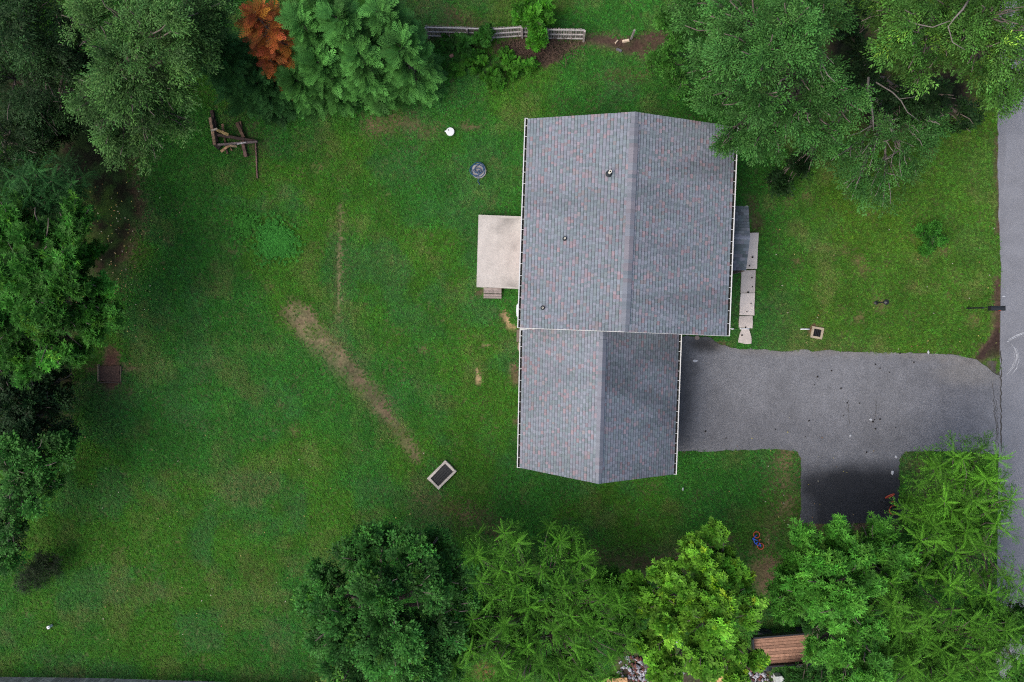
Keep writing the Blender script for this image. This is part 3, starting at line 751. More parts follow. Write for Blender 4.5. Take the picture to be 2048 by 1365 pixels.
# garden bed
c = P(222, 741); bed = empty('garden_bed', c, 'small square brown soil bed with a wooden edge board near the left trees', 'garden bed')
q = px((201, 733), (241, 731), (241, 764), (201, 763)); mb = MB(); mb.prism(jag(q, .15, .025, 9), -.05, .07); mb.build('bed_soil', M['soil'], bed)
A, B = P(199.5, 729), P(199.5, 763); mb = MB(); mb.beam(A + Vector((0, 0, .07)), B + Vector((0, 0, .07)), .045, .15, (.17, .13, .08)); mb.build('edge_board', M['wood'], bed)
A, B = P(202, 765), P(241, 766); mb = MB(); mb.beam(A + Vector((0, 0, .03)), B + Vector((0, 0, .03)), .04, .1, (.06, .045, .035)); mb.build('edge_board', M['wood'], bed)
A, B = P(243, 733), P(242, 765); mb = MB(); mb.beam(A + Vector((0, 0, .02)), B + Vector((0, 0, .02)), .03, .08, (.12, .09, .06)); mb.build('edge_board', M['wood'], bed)
# pile of old beams and boards
wd_ = [
 ((424, 222), (430, 258), .15, .16, .10, (.035, .022, .018), 'near black end of the long post pointing into the cypress'),
 ((421, 236), (430, 290), .13, .13, .24, (.21, .135, .09), 'long reddish post on the left side of the wood pile'),
 ((429, 240), (434, 284), .10, .10, .12, (.075, .045, .033), 'dark post lying just right of the long reddish post'),
 ((422, 262), (435, 258), .08, .05, .36, (.30, .25, .20), 'short pale grey offcut across the top of the left posts'),
 ((433, 260), (457, 270), .12, .04, .34, (.24, .17, .07), 'yellowish flat board slanting right from the left posts'),
 ((445, 249), (448, 268), .11, .05, .14, (.16, .09, .055), 'short upright reddish board behind the yellowish board'),
 ((430, 270), (512, 283), .12, .12, .14, (.05, .032, .028), 'long dark beam crossing the middle of the wood pile'),
 ((436, 290), (515, 284), .09, .09, .28, (.13, .10, .095), 'long grey beam along the lower side of the wood pile'),
 ((474, 246), (488, 276), .15, .13, .12, (.095, .055, .036), 'thick rotten brown log standing up the right side'),
 ((480, 244), (490, 306), .11, .10, .07, (.15, .085, .055), 'long brown log under the beams on the right side'),
 ((486, 288), (492, 314), .14, .11, .10, (.12, .07, .058), 'split brown stub sticking out below the beams'),
 ((442, 304), (461, 290), .11, .04, .2, (.30, .185, .10), 'short orange brown board pointing down to the left'),
 ((458, 291), (474, 294), .09, .04, .25, (.22, .165, .10), 'small tan offcut beside the orange brown board'),
 ((448, 268), (455, 308), .07, .05, .06, (.09, .055, .04), 'thin dark stick under the orange brown board'),
 ((461, 295), (464, 302), .05, .04, .06, (.17, .10, .06), 'tiny orange splinter under the tan offcut'),
 ((428, 286), (440, 297), .2, .14, .08, (.02, .016, .014), 'black charred block at the lower left corner of the pile'),
 ((474, 289), (492, 285), .05, .03, .36, (.40, .37, .36), 'thin pale strip on top of the long grey beam'),
 ((511, 283), (515, 357), .06, .06, .05, (.13, .075, .065), 'thin reddish pole lying alone down the lawn from the pile'),
]
for k, (a, b, wd, ht, z, colr, lab) in enumerate(wd_):
    A, B = P(*a, z), P(*b, z); r = random.Random(k); mb = MB()
    n = 5; prev = A
    for i in range(n):   # slightly crooked, chipped sections
        nxt = A.lerp(B, (i + 1) / n) + (Vector((r.uniform(-.012, .012), r.uniform(-.012, .012), r.uniform(-.006, .006))) if i < n - 1 else Vector((0, 0, 0)))
        mb.beam(prev, nxt, wd * r.uniform(.9, 1.05), ht * r.uniform(.92, 1.04), tuple(np.array(colr) * r.uniform(.75, 1.2))); prev = nxt
    tag(mb.build('log' if ht > .08 else 'board', M['wood']), lab, 'log' if ht > .08 else 'board', 'old wood piled on the back lawn')
# lamp post and mailbox
c = P(1752, 606); o = empty('garden_lamp', c, 'short black garden lamp post standing in the front lawn', 'lamp')
mb = MB(); mb.lathe(c, [(.09, -.02), (.09, .03), (.05, .06), (.03, .1)], 14); mb.build('base', M['black'], o)
mb = MB(); mb.lathe(c, [(.03, .05), (.026, .78)], 10); mb.build('post', M['black'], o)
mb = MB(); mb.lathe(c, [(.03, .74), (.085, .78), (.10, .9), (.12, .915), (.10, .95), (.03, 1.0), (.01, 1.03)], 14); mb.build('lamp_head', M['black'], o)
mb = MB(); mb.beam(c + Vector((-.1, 0, .62)), c + Vector((.1, 0, .62)), .03, .03); mb.build('ladder_bar', M['black'], o)
c = P(1934, 617); o = empty('mailbox', c, 'black mailbox on a cantilever arm reaching to the road edge', 'mailbox')
mb = MB(); mb.beam(c + Vector((0, 0, -.05)), c + Vector((0, 0, 1.12)), .07, .07, up=(0, 1, 0)); mb.build('post', M['black'], o)
e = P(1999, 617, 1.1); mb = MB(); mb.beam(c + Vector((0, 0, 1.08)), Vector((e.x, e.y, 1.08)), .018, .05); mb.build('arm', M['black'], o)
a0, a1 = P(1977, 617, 1.15), P(2005, 617, 1.15); mb = MB()
prof = [(-.1, 0), (.1, 0), (.1, .13)] + [(.1 * math.cos(t), .13 + .1 * math.sin(t)) for t in np.linspace(0.2, math.pi - .2, 7)] + [(-.1, .13)]
vs = [(a0.x, a0.y + y, 1.106 + z) for y, z in prof] + [(a1.x, a1.y + y, 1.106 + z) for y, z in prof]; k = len(prof)
mb.add(vs, [tuple(range(k)), tuple(range(2 * k - 1, k - 1, -1))] + [(i, (i + 1) % k, k + (i + 1) % k, k + i) for i in range(k)]); mb.build('box', M['black'], o)
mb = MB(); mb.box(Vector((a1.x + .01, a1.y, 1.21)), .02, .21, .21); mb.build('door', M['black'], o)
mb = MB(); mb.box(Vector(((a0.x + a1.x) / 2 + .1, a0.y - .108, 1.26)), .1, .012, .05); mb.build('flag', M['bikered'], o)
# white pipe pieces at the end of the walk
for k, (a, b, lab) in enumerate((((1479.5, 658), (1499, 658), 'white plastic pipe lying across the joint of the front walk'), ((1461, 658), (1468, 658.4), 'short white pipe stub in the grass by the house corner'),
                                 ((1601, 658.6), (1619, 658.8), 'white plastic pipe end in the grass beside the drain box'))):
    mb = MB(); A, B = P(*a, .07), P(*b, .07)
    mb.tube([A, A.lerp(B, .33), A.lerp(B, .66), B], .028, 8); tag(mb.build('drain_pipe', M['plastic'], None, True), lab, 'pipe')

# bicycles
def bicycle(name, cpx, ang, wr, base_len, z, mats, label, tilt=0.0, turn=0.0):
    """lying on its side: built in the plane, x along the bike, y up the bike"""
    c = P(*cpx); root = empty(name, c, label, 'bicycle'); ca, sa = math.cos(ang), math.sin(ang)
    def q(x, y, h=0.0): return Vector((c.x + x * ca - y * sa, c.y + x * sa + y * ca, z + h))
    hl = base_len / 2; frame_m, tyre_m = mats
    for sgn, nm in ((-1, 'rear'), (1, 'front')):
        ctr = (sgn * hl, 0)
        def wpt(rad, a, h=0):
            x, y = rad * math.cos(a), rad * math.sin(a)
            if sgn > 0 and turn: return q(ctr[0] + x * math.cos(turn), ctr[1] + y, abs(math.sin(turn)) * (x + rad) + h)
            return q(ctr[0] + x, ctr[1] + y, h)
        mb = MB(); mb.tube([wpt(wr - .02, 2 * math.pi * k / 28) for k in range(28)], .022, 7, closed=True); wh = mb.build('wheel', tyre_m, root, True)
        mb = MB(); mb.tube([wpt(wr - .048, 2 * math.pi * k / 24) for k in range(24)], .010, 5, closed=True); mb.build('rim', M['black'], wh)
        mb = MB()
        for k in range(10):
            mb.tube([wpt(.02, 2 * math.pi * k / 10), wpt(wr - .05, 2 * math.pi * k / 10)], .0035, 4)
        mb.tube([wpt(.0, 0, -.03), wpt(.0, 0, .04)], .018, 6); mb.build('spokes', M['black'], wh)
    head, seat, bb = (hl * .62, wr * 1.35), (-hl * .35, wr * 1.25), (-hl * .12, wr * .05)
    mb = MB()
    for a, b in ((head, seat), (head, bb), (seat, bb), ((-hl, 0), bb), ((-hl, 0), seat)): mb.tube([q(*a, .02), q(*b, .02)], .022 if b != seat or a == head else .014, 7)
    mb.build('frame', frame_m, root, True)
    mb = MB(); mb.tube([q(hl * .55, wr * 1.75, .02), q(*head, .02), q(hl, 0, .05)], .018, 7); mb.tube([q(*head, .02), q(hl, 0, -.02)], .014, 6); mb.build('fork', frame_m, root, True)
    mb = MB(); mb.tube([q(hl * .45, wr * 1.85, -.04), q(hl * .55, wr * 1.78, .02), q(hl * .5, wr * 1.95, .34)], .014, 7); mb.build('handlebar', M['black'], root, True)
    mb = MB(); A, B = q(-hl * .62, wr * 1.62, .03), q(-hl * .2, wr * 1.66, .03); mb.beam(A, B, .12, .05, taper=.45); mb.build('saddle', M['black'], root)
    mb = MB(); mb.tube([q(*seat, .02), q(-hl * .4, wr * 1.6, .03)], .013, 6); mb.build('seat_post', M['black'], root)
    mb = MB(); mb.lathe(q(*bb, .03), [(.055, 0), (.055, .012), (.01, .014)], 14); mb.build('chain_ring', M['black'], root)
    mb = MB(); mb.beam(q(bb[0], bb[1], .055), q(bb[0] + .09, bb[1] - .05, .055), .02, .012); mb.box(q(bb[0] + .09, bb[1] - .05, .085), .04, .08, .025, ang); mb.build('pedal', M['bikered'], root)
    return root
a, b = P(1512.5, 1069), P(1520.5, 1092); dv = a - b
bicycle('child_bicycle', ((1512.5 + 1520.5) / 2, (1069 + 1092) / 2), math.atan2(dv.y, dv.x), .155, dv.length, .06, (M['bikeblue'], M['bikered']), 'small blue child bicycle with orange tyres lying on the lawn')
a, b = P(1783, 1017), P(1773, 992); dv = a - b
bicycle('bicycle', ((1783 + 1773) / 2 + 2, (1017 + 992) / 2), math.atan2(-dv.y, -dv.x), .22, .72, .09, (M['black'], M['bikered']), 'black bicycle with orange rims lying on the dark driveway spur', turn=1.0)
c = P(1797, 1014); o = empty('black_bin', c, 'low black tub beside the black bicycle on the driveway spur', 'tub')
mb = MB(); mb.prism(rect(c, .34, .42, .1), .0, .32); mb.build('tub', M['black'], o)
mb = MB(); mb.prism(rect(c, .40, .48, .1), .32, .35); mb.build('lid', M['black'], o)

# fallen nuts and scraps on the drive and walk
nut_mb = MB(); nut_mb.lathe((0, 0, 0), [(.02, -.028), (.045, -.015), (.052, .005), (.042, .025), (.015, .036)], 9); nut_me = nut_mb.mesh('fallen_nut'); nut_me.materials.append(M['nut'])
r = random.Random(5)
for (x, y) in ((1663, 742), (1635, 754), (1629, 770), (1682, 777), (1719, 807), (1751, 729), (1760, 737), (1779, 745), (1828, 725), (1760, 839), (1746, 844), (1751, 858), (1551, 859), (1411, 863), (1452, 877), (1611, 874), (1687, 832), (1694, 806), (1749, 840), (1791, 856), (1733, 905), (1618, 842), (1584, 704), (1800, 707)):
    p = P(x, y, .05); s = r.uniform(.45, .8)
    o = bpy.data.objects.new('fallen_nut', nut_me); COL.objects.link(o); o.location = p; o.scale = (s, s * r.uniform(.8, 1.1), s); o.rotation_euler = (0, 0, r.uniform(0, 6))
    tag(o, 'dark round nut husk lying on the grey driveway asphalt', 'nut', 'dark nut husks on the driveway')
for (x, y, z) in ((1505, 515, .16), (1499, 532, .16), (1504, 556, .1), (1505, 574, .1), (1496, 585, .1), (1502, 608, .1), (1494, 624, .1), (1484, 671, .08), (1491, 655, .09)):
    p = P(x, y, z); s = r.uniform(.5, .9)
    o = bpy.data.objects.new('fallen_nut', nut_me); COL.objects.link(o); o.location = p; o.scale = (s, s, s); o.rotation_euler = (0, 0, r.uniform(0, 6))
    tag(o, 'dark nut husk lying on the pale front walk', 'nut', 'dark nut husks on the front walk')
for k, (x, y, sx, sy, a, lab) in enumerate(((1390, 722, .2, .09, .2, 'white crumpled scrap on the driveway near the garage corner'), (1742, 840, .12, .09, .4, 'white scrap in the middle of the driveway by some nuts'),
                                         (1701, 872, .09, .09, .8, 'small white scrap near the lower edge of the driveway'), (1857, 705, .07, .14, .5, 'white scrap on the grassy upper edge of the driveway'),
                                         (1792, 914, .09, .1, .2, 'upper white scrap at the mouth of the driveway spur'), (1785, 946, .1, .16, .3, 'lower white scrap on the dark driveway spur'), (2008, 593, .12, .05, .1, 'white scrap on the road edge above the mailbox'),
                                         (1366, 979, .06, .14, .3, 'white sliver in the grass below the garage corner'))):
    c = P(x, y, .045); mb = MB(); rr = random.Random(k); n = 9
    rim = [(c.x + sx * .6 * rr.uniform(.7, 1.2) * math.cos(6.283 * i / n + a), c.y + sy * .6 * rr.uniform(.7, 1.2) * math.sin(6.283 * i / n + a), .035 + rr.uniform(0, .03)) for i in range(n)]
    low = [(x_, y_, .02) for x_, y_, z_ in rim]
    mb.add(rim + low + [(c.x, c.y, .07)], [(i, (i + 1) % n, 2 * n) for i in range(n)] + [(i, n + i, n + (i + 1) % n, (i + 1) % n) for i in range(n)] + [tuple(range(2 * n - 1, n - 1, -1))], (.6, .6, .6)); tag(mb.build('litter_scrap', M['chalk']), lab, 'litter')

# ------------------------------------------------------------------ fences
def fence(name, pts, h, slat_w, gap, label, colr, rails, lean=0.0, side=-1, jitter=.02, rail_col=None):
    W = [P(*p) for p in pts]; root = empty(name, W[0], label, 'fence'); r = random.Random(len(pts))
    for a, b in zip(W[:-1], W[1:]):
        d = (b - a).normalized(); n = Vector((-d.y, d.x, 0)) * side; L = (b - a).length; s = slat_w / 2; lv = n * -lean
        while s < L - slat_w / 4:
            p = a + d * s; hh = h * r.uniform(.95, 1.03)
            mb = MB(); mb.beam(p + Vector((0, 0, .03)), p + lv * 1.0 + Vector((0, 0, hh)), slat_w * .92, .018, tuple(np.array(colr) * r.uniform(.6, 1.25)), up=n); mb.build('slat', M['wood'], root); s += slat_w + gap * r.uniform(.5, 1.6)
        for z in rails:
            mb = MB(); q = n * .035 + lv * (z / h); mb.beam(a + q + Vector((0, 0, z)), b + q + Vector((0, 0, z)), .04, .07, rail_col or tuple(np.array(colr) * 1.5)); mb.build('rail', M['wood'], root)
    for p in W:
        mb = MB(); d = (W[-1] - W[0]).normalized(); n = Vector((-d.y, d.x, 0)) * side
        mb.beam(p + n * .09 + Vector((0, 0, -.05)), p + n * .09 - n * lean + Vector((0, 0, h * .98)), .08, .08, tuple(np.array(colr) * 1.3), up=d); mb.build('post', M['wood'], root)
    return root
fence('picket_fence', [(858, 73), (938, 75), (984, 77), (1045, 73), (1096, 78), (1167, 79)], .98, .085, .02, 'grey weathered wooden fence partly overgrown at the top of the lawn', (.20, .175, .165), (.12, .5, .9), lean=.05, rail_col=(.36, .34, .33))
fence('board_fence', [(-60, 1353), (180, 1356), (420, 1363), (640, 1372)], 1.2, .14, .008, 'grey board fence along the bottom left edge of the lawn', (.27, .25, .235), (.3, 1.1), side=-1)
c = P(1262, 79); o = MB(); o.beam(c + Vector((0, 0, -.05)), c + Vector((.03, 0, .95)), .07, .07, (.22, .20, .19), up=(0, 1, 0)); tag(o.build('fence_post', M['wood']), 'single grey fence post standing in the brown mulch patch', 'post')
for k, (x, y, sx, sy, a, lab) in enumerate(((1252, 82, .32, .12, .15, 'pale piece of wood beside the lone post in the mulch'), (1233, 84, .16, .07, .8, 'small pale chip left of the pale wood in the mulch'), (1238, 101, .28, .1, -.4, 'dark grey stick at the lower edge of the mulch patch'), (903, 112, .2, .14, .4, 'pinkish stone in the grass near the cypress trees'))):
    mb = MB(); p = P(x, y, .04); mb.hexa([Vector(v) for v in [(*q, .0) for q in rect(p, sx, sy, a)] + [(*q, .09) for q in rect(p + Vector((.01, .01, 0)), sx * .8, sy * .7, a)]], [(.45, .36, .27), (.4, .32, .24), (.09, .09, .10), (.3, .16, .13)][k]); tag(mb.build('wood_chunk' if k < 3 else 'stone', M['wood']), lab, 'wood' if k < 3 else 'stone')

# ------------------------------------------------------------------ under the lower trees
zb = .75; q = [P(1506, 1276, zb), P(1626, 1266, zb), P(1628, 1322, zb), P(1510, 1330, zb)]
tr = empty('plank_trailer', (q[0] + q[2]) / 2 * 1.0 - Vector((0, 0, zb)), 'low flat bed of reddish brown planks with black rails half hidden by trees', 'trailer')
for k in range(9):
    t0, t1 = k / 9 + .006, (k + 1) / 9 - .006
    a, b, c_, d_ = q[0].lerp(q[3], t0), q[1].lerp(q[2], t0), q[1].lerp(q[2], t1), q[0].lerp(q[3], t1)
    mb = MB(); mb.prism([(p.x, p.y) for p in (a, b, c_, d_)], zb - .04, zb + random.uniform(0, .012), tuple(np.array((.27, .15, .10)) * random.uniform(.7, 1.2))); mb.build('plank', M['wood'], tr)
for a, b in ((q[0], q[3]), (q[1], q[2]), (q[0], q[1]), (q[3], q[2])):
    mb = MB(); o_ = Vector((0, 0, .05)); dd = ((a + b) / 2 - (q[0] + q[2]) / 2); dd.z = 0; dd.normalize(); mb.beam(a + o_ + dd * .05, b + o_ + dd * .05, .07, .22); mb.build('rail', M['black'], tr)
for x, y in ((1530, 1300), (1605, 1296)):
    p = P(x, y, .3); mb = MB(); mb.beam(Vector((p.x, p.y - .9, .3)), Vector((p.x, p.y + .9, .3)), .1, .1); mb.build('axle', M['black'], tr)
    for s in (-.75, .75):
        mb = MB(); mb.tube([Vector((p.x - .0, p.y + s - .08, .3)), Vector((p.x, p.y + s + .08, .3))], .3, 16); mb.build('wheel', M['rubber'], tr)
for k, (pts, z, colr, nm, lab, cat) in enumerate(((((1207, 1358), (1254, 1356), (1256, 1372), (1205, 1373)), .25, (.42, .24, .12), 'board', 'tan board lying under the trees at the bottom edge', 'board'),
        (((1420, 1351), (1464, 1354), (1462, 1374), (1418, 1374)), .5, (.50, .30, .14), 'board', 'orange tan panel under the bright tree at the bottom edge', 'board'),
        (((1551, 1354), (1564, 1353), (1569, 1360), (1568, 1374), (1551, 1374)), .35, (.36, .38, .36), 'storage_box', 'pale grey box at the bottom edge below the plank trailer', 'box'))):
    mb = MB(); mb.prism(px(*pts, z=z), 0 if k == 2 else z - .06, z, colr)
    if k < 2:
        c_ = sum((Vector((*p, 0)) for p in px(*pts, z=z)), Vector((0, 0, 0))) / 4
        for s in (-.35, .35): mb.beam((c_.x + s, c_.y, 0), (c_.x + s, c_.y, z - .05), .09, .09, colr)
    tag(mb.build(nm, M['wood']), lab, cat)
# rubble heap: nobody could count it
r = random.Random(8); mb = MB()
for k in range(420):
    x, y = (r.gauss(1290, 26), r.gauss(1340, 18)) if r.random() < .65 else (r.gauss(1500, 22), r.gauss(1358, 8))
    p = P(x, y, 0); s = r.uniform(.05, .14); g = r.random()
    colr = (.30, .30, .33) if g < .45 else ((.14, .06, .05) if g < .75 else (.08, .075, .075))
    v = [Vector((r.uniform(-1, 1), r.uniform(-1, 1), r.uniform(-.2, 1))).normalized() * s for _ in range(6)]
    a = p + Vector((0, 0, s * .6)); ks = [Vector((s, 0, 0)), Vector((0, s * .9, 0)), Vector((-s, 0, 0)), Vector((0, -s * .8, 0)), Vector((0, 0, s * .7)), Vector((0, 0, -s * .7))]
    ks = [a + q_ * r.uniform(.6, 1.2) for q_ in ks]; mb.add(ks, [(0, 1, 4), (1, 2, 4), (2, 3, 4), (3, 0, 4), (1, 0, 5), (2, 1, 5), (3, 2, 5), (0, 3, 5)], colr)
tag(mb.build('rubble', M['stone']), 'grey and red rubble on the ground between the lower trees', 'rubble', kind='stuff')



# ------------------------------------------------------------------ foliage templates: (verts, quads, shade) along +X, up +Z, length 1
def leafquad(o, d, s, L, W, droop=.0, fold=.12):
    """a leaf as a pointed quad from o along d, s sideways; returns 4 verts"""
    o, d, s = np.array(o, float), np.array(d, float), np.array(s, float)
    up = np.cross(d, s); m = o + d * L * .45 + up * fold * W
    return [o, m + s * W / 2, o + d * L - up * droop * L, m - s * W / 2]
class Tpl:
    def __init__(self): self.v = []; self.f = []; self.s = []
    def leaf(self, o, d, s, L, W, shade, droop=.15, fold=.12):
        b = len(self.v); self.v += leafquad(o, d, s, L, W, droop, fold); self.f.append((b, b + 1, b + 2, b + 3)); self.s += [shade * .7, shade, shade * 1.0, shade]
    def strip(self, a, b, wd, shade, up=(0, 0, 1)):
        a, b = np.array(a, float), np.array(b, float); d = b - a; d /= np.linalg.norm(d) + 1e-9; s = np.cross(up, d); s /= np.linalg.norm(s) + 1e-9
        k = len(self.v); self.v += [a - s * wd / 2, a + s * wd / 2, b + s * wd * .25, b - s * wd * .25]; self.f.append((k, k + 1, k + 2, k + 3)); self.s += [shade] * 4
    def done(self): return np.array(self.v, np.float32), np.array(self.f, np.int32), np.array(self.s, np.float32)
def unit(v): v = np.array(v, float); return v / np.linalg.norm(v)
def tpl_twig(seed, n=18, L=.2, W=.075, spread=.9, droop=.25, side=.0):
    """a leafy twig with side leaves and two side shoots"""
    r = random.Random(seed); t = Tpl()
    axes = [((0, 0, 0), (1, 0, -droop * .3), 1.0, n)]
    axes += [((.25, 0, 0), (.75, .62, -.1), .55, n // 2), ((.35, 0, 0), (.75, -.62, -.1), .5, n // 2)]
    for o, d, ln, m in axes:
        o = np.array(o); d = unit(d)
        for i in range(m):
            f = (i + .6) / m; p = o + d * ln * f + np.array([0, 0, -droop * f * f * ln * .5])
            sg = 1 if i % 2 else -1; a = r.uniform(.5, 1.1)
            ld = unit(d * math.cos(a) + np.array([-d[1], d[0], 0]) * sg * math.sin(a) * spread + np.array([0, 0, r.uniform(-.35, .25)]))
            sd = unit(np.cross([0, 0, 1], ld) + np.array([r.uniform(-.4, .4), r.uniform(-.4, .4), r.uniform(-.5, .5)]))
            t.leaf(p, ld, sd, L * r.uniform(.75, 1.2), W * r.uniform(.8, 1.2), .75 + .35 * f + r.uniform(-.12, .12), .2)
        t.leaf(o + d * ln * .97, d, unit(np.cross([0, 0, 1], d)), L, W, 1.2)
    return t.done()
def tpl_whorl(seed, n=9, L=.5, W=.13):
    """leaf tufts at shoot tips: long narrow leaves radiating, partly upright"""
    r = random.Random(seed); t = Tpl()
    for o, sc_ in (((0.5, 0, .12), 1.0), ((.12, .34, 0), .8), ((.1, -.36, 0), .8), ((.85, .22, .0), .75), ((-.15, .0, -.05), .8)):
        for i in range(n):
            a = 2 * math.pi * (i + r.uniform(-.3, .3)) / n; e = r.uniform(-.15, .75)
            d = unit((math.cos(a) * math.cos(e) + .12, math.sin(a) * math.cos(e), math.sin(e))); s = unit(np.cross([0, 0, 1], d) + np.array([0, 0, r.uniform(-.35, .35)]))
            t.leaf(o, d, s, L * sc_ * r.uniform(.7, 1.1), W * sc_, .72 + .45 * (e + .15) + r.uniform(-.1, .1), .25)
    return t.done()
def tpl_frond(seed, n=7):
    """feathery cypress spray, flat and pointed"""
    r = random.Random(seed); t = Tpl()
    t.strip((0, 0, 0), (1.02, 0, -.1), .035, .8)
    for i in range(n):
        f = (i + .5) / n
        for sg in (-1, 1):
            ln = .46 * (1 - f) ** .7 + .07; a = r.uniform(.55, .8)
            o = np.array([f, 0, -.1 * f * f]); d = unit((math.cos(a), sg * math.sin(a), r.uniform(-.12, .1)))
            t.strip(o, o + d * ln, .042, .85 + .3 * f + r.uniform(-.08, .08))
            for g, s2 in ((.34, 1), (.62, -1)):
                if True:
                    oo = o + d * ln * g; dd = unit((math.cos(sg * a + s2 * .6), math.sin(sg * a + s2 * .6), r.uniform(-.1, .1)))
                    t.strip(oo, oo + dd * ln * .45 * (1.15 - g), .036, .9 + .35 * f + r.uniform(-.1, .1))
    return t.done()
def tpl_pinnate(seed, pairs=11):
    """one long compound leaf: pale stalk, paired leaflets, arching"""
    r = random.Random(seed); t = Tpl(); arch = lambda f: np.array([f, 0, .16 * f - .42 * f * f])
    for k in range(3): t.strip(arch(k / 3), arch((k + 1) / 3), .026, 1.35)
    for i in range(pairs):
        f = .16 + .8 * (i + .5) / pairs; o = arch(f); ln = (.165 - .08 * abs(f - .4)) * r.uniform(.8, 1.2)
        for sg in (-1, 1):
            a = r.uniform(.95, 1.25); d = unit((math.cos(a), sg * math.sin(a), r.uniform(-.35, -.05))); s = unit(np.cross([0, 0, 1], d) + np.array([0, 0, r.uniform(-.2, .2)]))
            t.leaf(o, d, s, ln, .046, .85 + .25 * f + r.uniform(-.1, .1), .2)
    t.leaf(arch(.97), (1, 0, -.5), (0, 1, 0), .2, .07, 1.15)
    return t.done()
TPL = {
 'fine': [tpl_twig(i, 13, .18, .062, .9, .5) for i in range(5)],
 'broad': [tpl_twig(20 + i, 10, .26, .15, 1.0, .3) for i in range(5)],
 'oval': [tpl_twig(30 + i, 9, .30, .20, 1.0, .2) for i in range(5)],
 'lance': [tpl_whorl(40 + i, 8, .48, .13) for i in range(5)],
 'frond': [tpl_frond(50 + i) for i in range(4)],
 'pinnate': [tpl_pinnate(60 + i) for i in range(5)],
 'tuft': [tpl_whorl(70 + i, 7, .55, .26) for i in range(4)],
}
def place(tpls, O, D, Ls, cols, roll=.6, tipcol=None, rng=RNG):
    """copy templates to origins O along D with lengths Ls; returns V, F, C"""
    N = len(O); O = np.asarray(O); D = np.asarray(D); D = D / np.linalg.norm(D, axis=1, keepdims=True)
    up0 = np.zeros((N, 3)); up0[:, 2] = 1; up0 += rng.normal(0, roll * .5, (N, 3))
    S = np.cross(up0, D); S /= np.linalg.norm(S, axis=1, keepdims=True) + 1e-9; U = np.cross(D, S)
    pick = rng.integers(0, len(tpls), N); Vs, Fs, Cs = [], [], []; base = 0
    for k, (tv, tf, ts) in enumerate(tpls):
        idx = np.nonzero(pick == k)[0]
        if not len(idx): continue
        V = O[idx, None, :] + Ls[idx, None, None] * (tv[None, :, 0:1] * D[idx, None, :] + tv[None, :, 1:2] * S[idx, None, :] + tv[None, :, 2:3] * U[idx, None, :])
        m = len(tv); Fk = tf[None] + (np.arange(len(idx)) * m)[:, None, None] + base
        jit = rng.uniform(.85, 1.15, (len(idx), m // 4 if m % 4 == 0 else m, 1)); jit = np.repeat(jit, 4, axis=1) if m % 4 == 0 else jit
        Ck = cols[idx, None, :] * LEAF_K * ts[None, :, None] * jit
        if tipcol is not None: Ck = Ck + np.clip(ts[None, :, None] - 1.25, 0, 1) * np.asarray(tipcol)[None, None, :]
        Vs.append(V.reshape(-1, 3)); Fs.append(Fk.reshape(-1, tf.shape[1])); Cs.append(Ck.reshape(-1, 3)); base += len(idx) * m
    return np.vstack(Vs), np.vstack(Fs), np.vstack(Cs)
def join(parts):
    V, F, C = [], [], []; b = 0
    for v, f, c in parts: V.append(v); F.append(f + b); C.append(c); b += len(v)
    return np.vstack(V), np.vstack(F), np.vstack(C)
NTRI = 0
LEAF_K = np.array([.86, 1.14, .64])[None, None, :]
def limb_path(a, b, sag, rng_):
    a, b = Vector(a), Vector(b); L = (b - a).length; out = []
    for i in range(6):
        t = i / 5; p = a.lerp(b, t); p.z += sag * L * 4 * t * (1 - t) * .25
        if 0 < i < 5: p += Vector((rng_.uniform(-1, 1), rng_.uniform(-1, 1), rng_.uniform(-.5, .5))) * L * .035
        out.append(p)
    return out
def sphere_dirs(n, rng, zmin=-.3):
    z = rng.uniform(zmin, 1, n); a = rng.uniform(0, 2 * math.pi, n); q = np.sqrt(1 - z * z); return np.stack([q * np.cos(a), q * np.sin(a), z], -1)
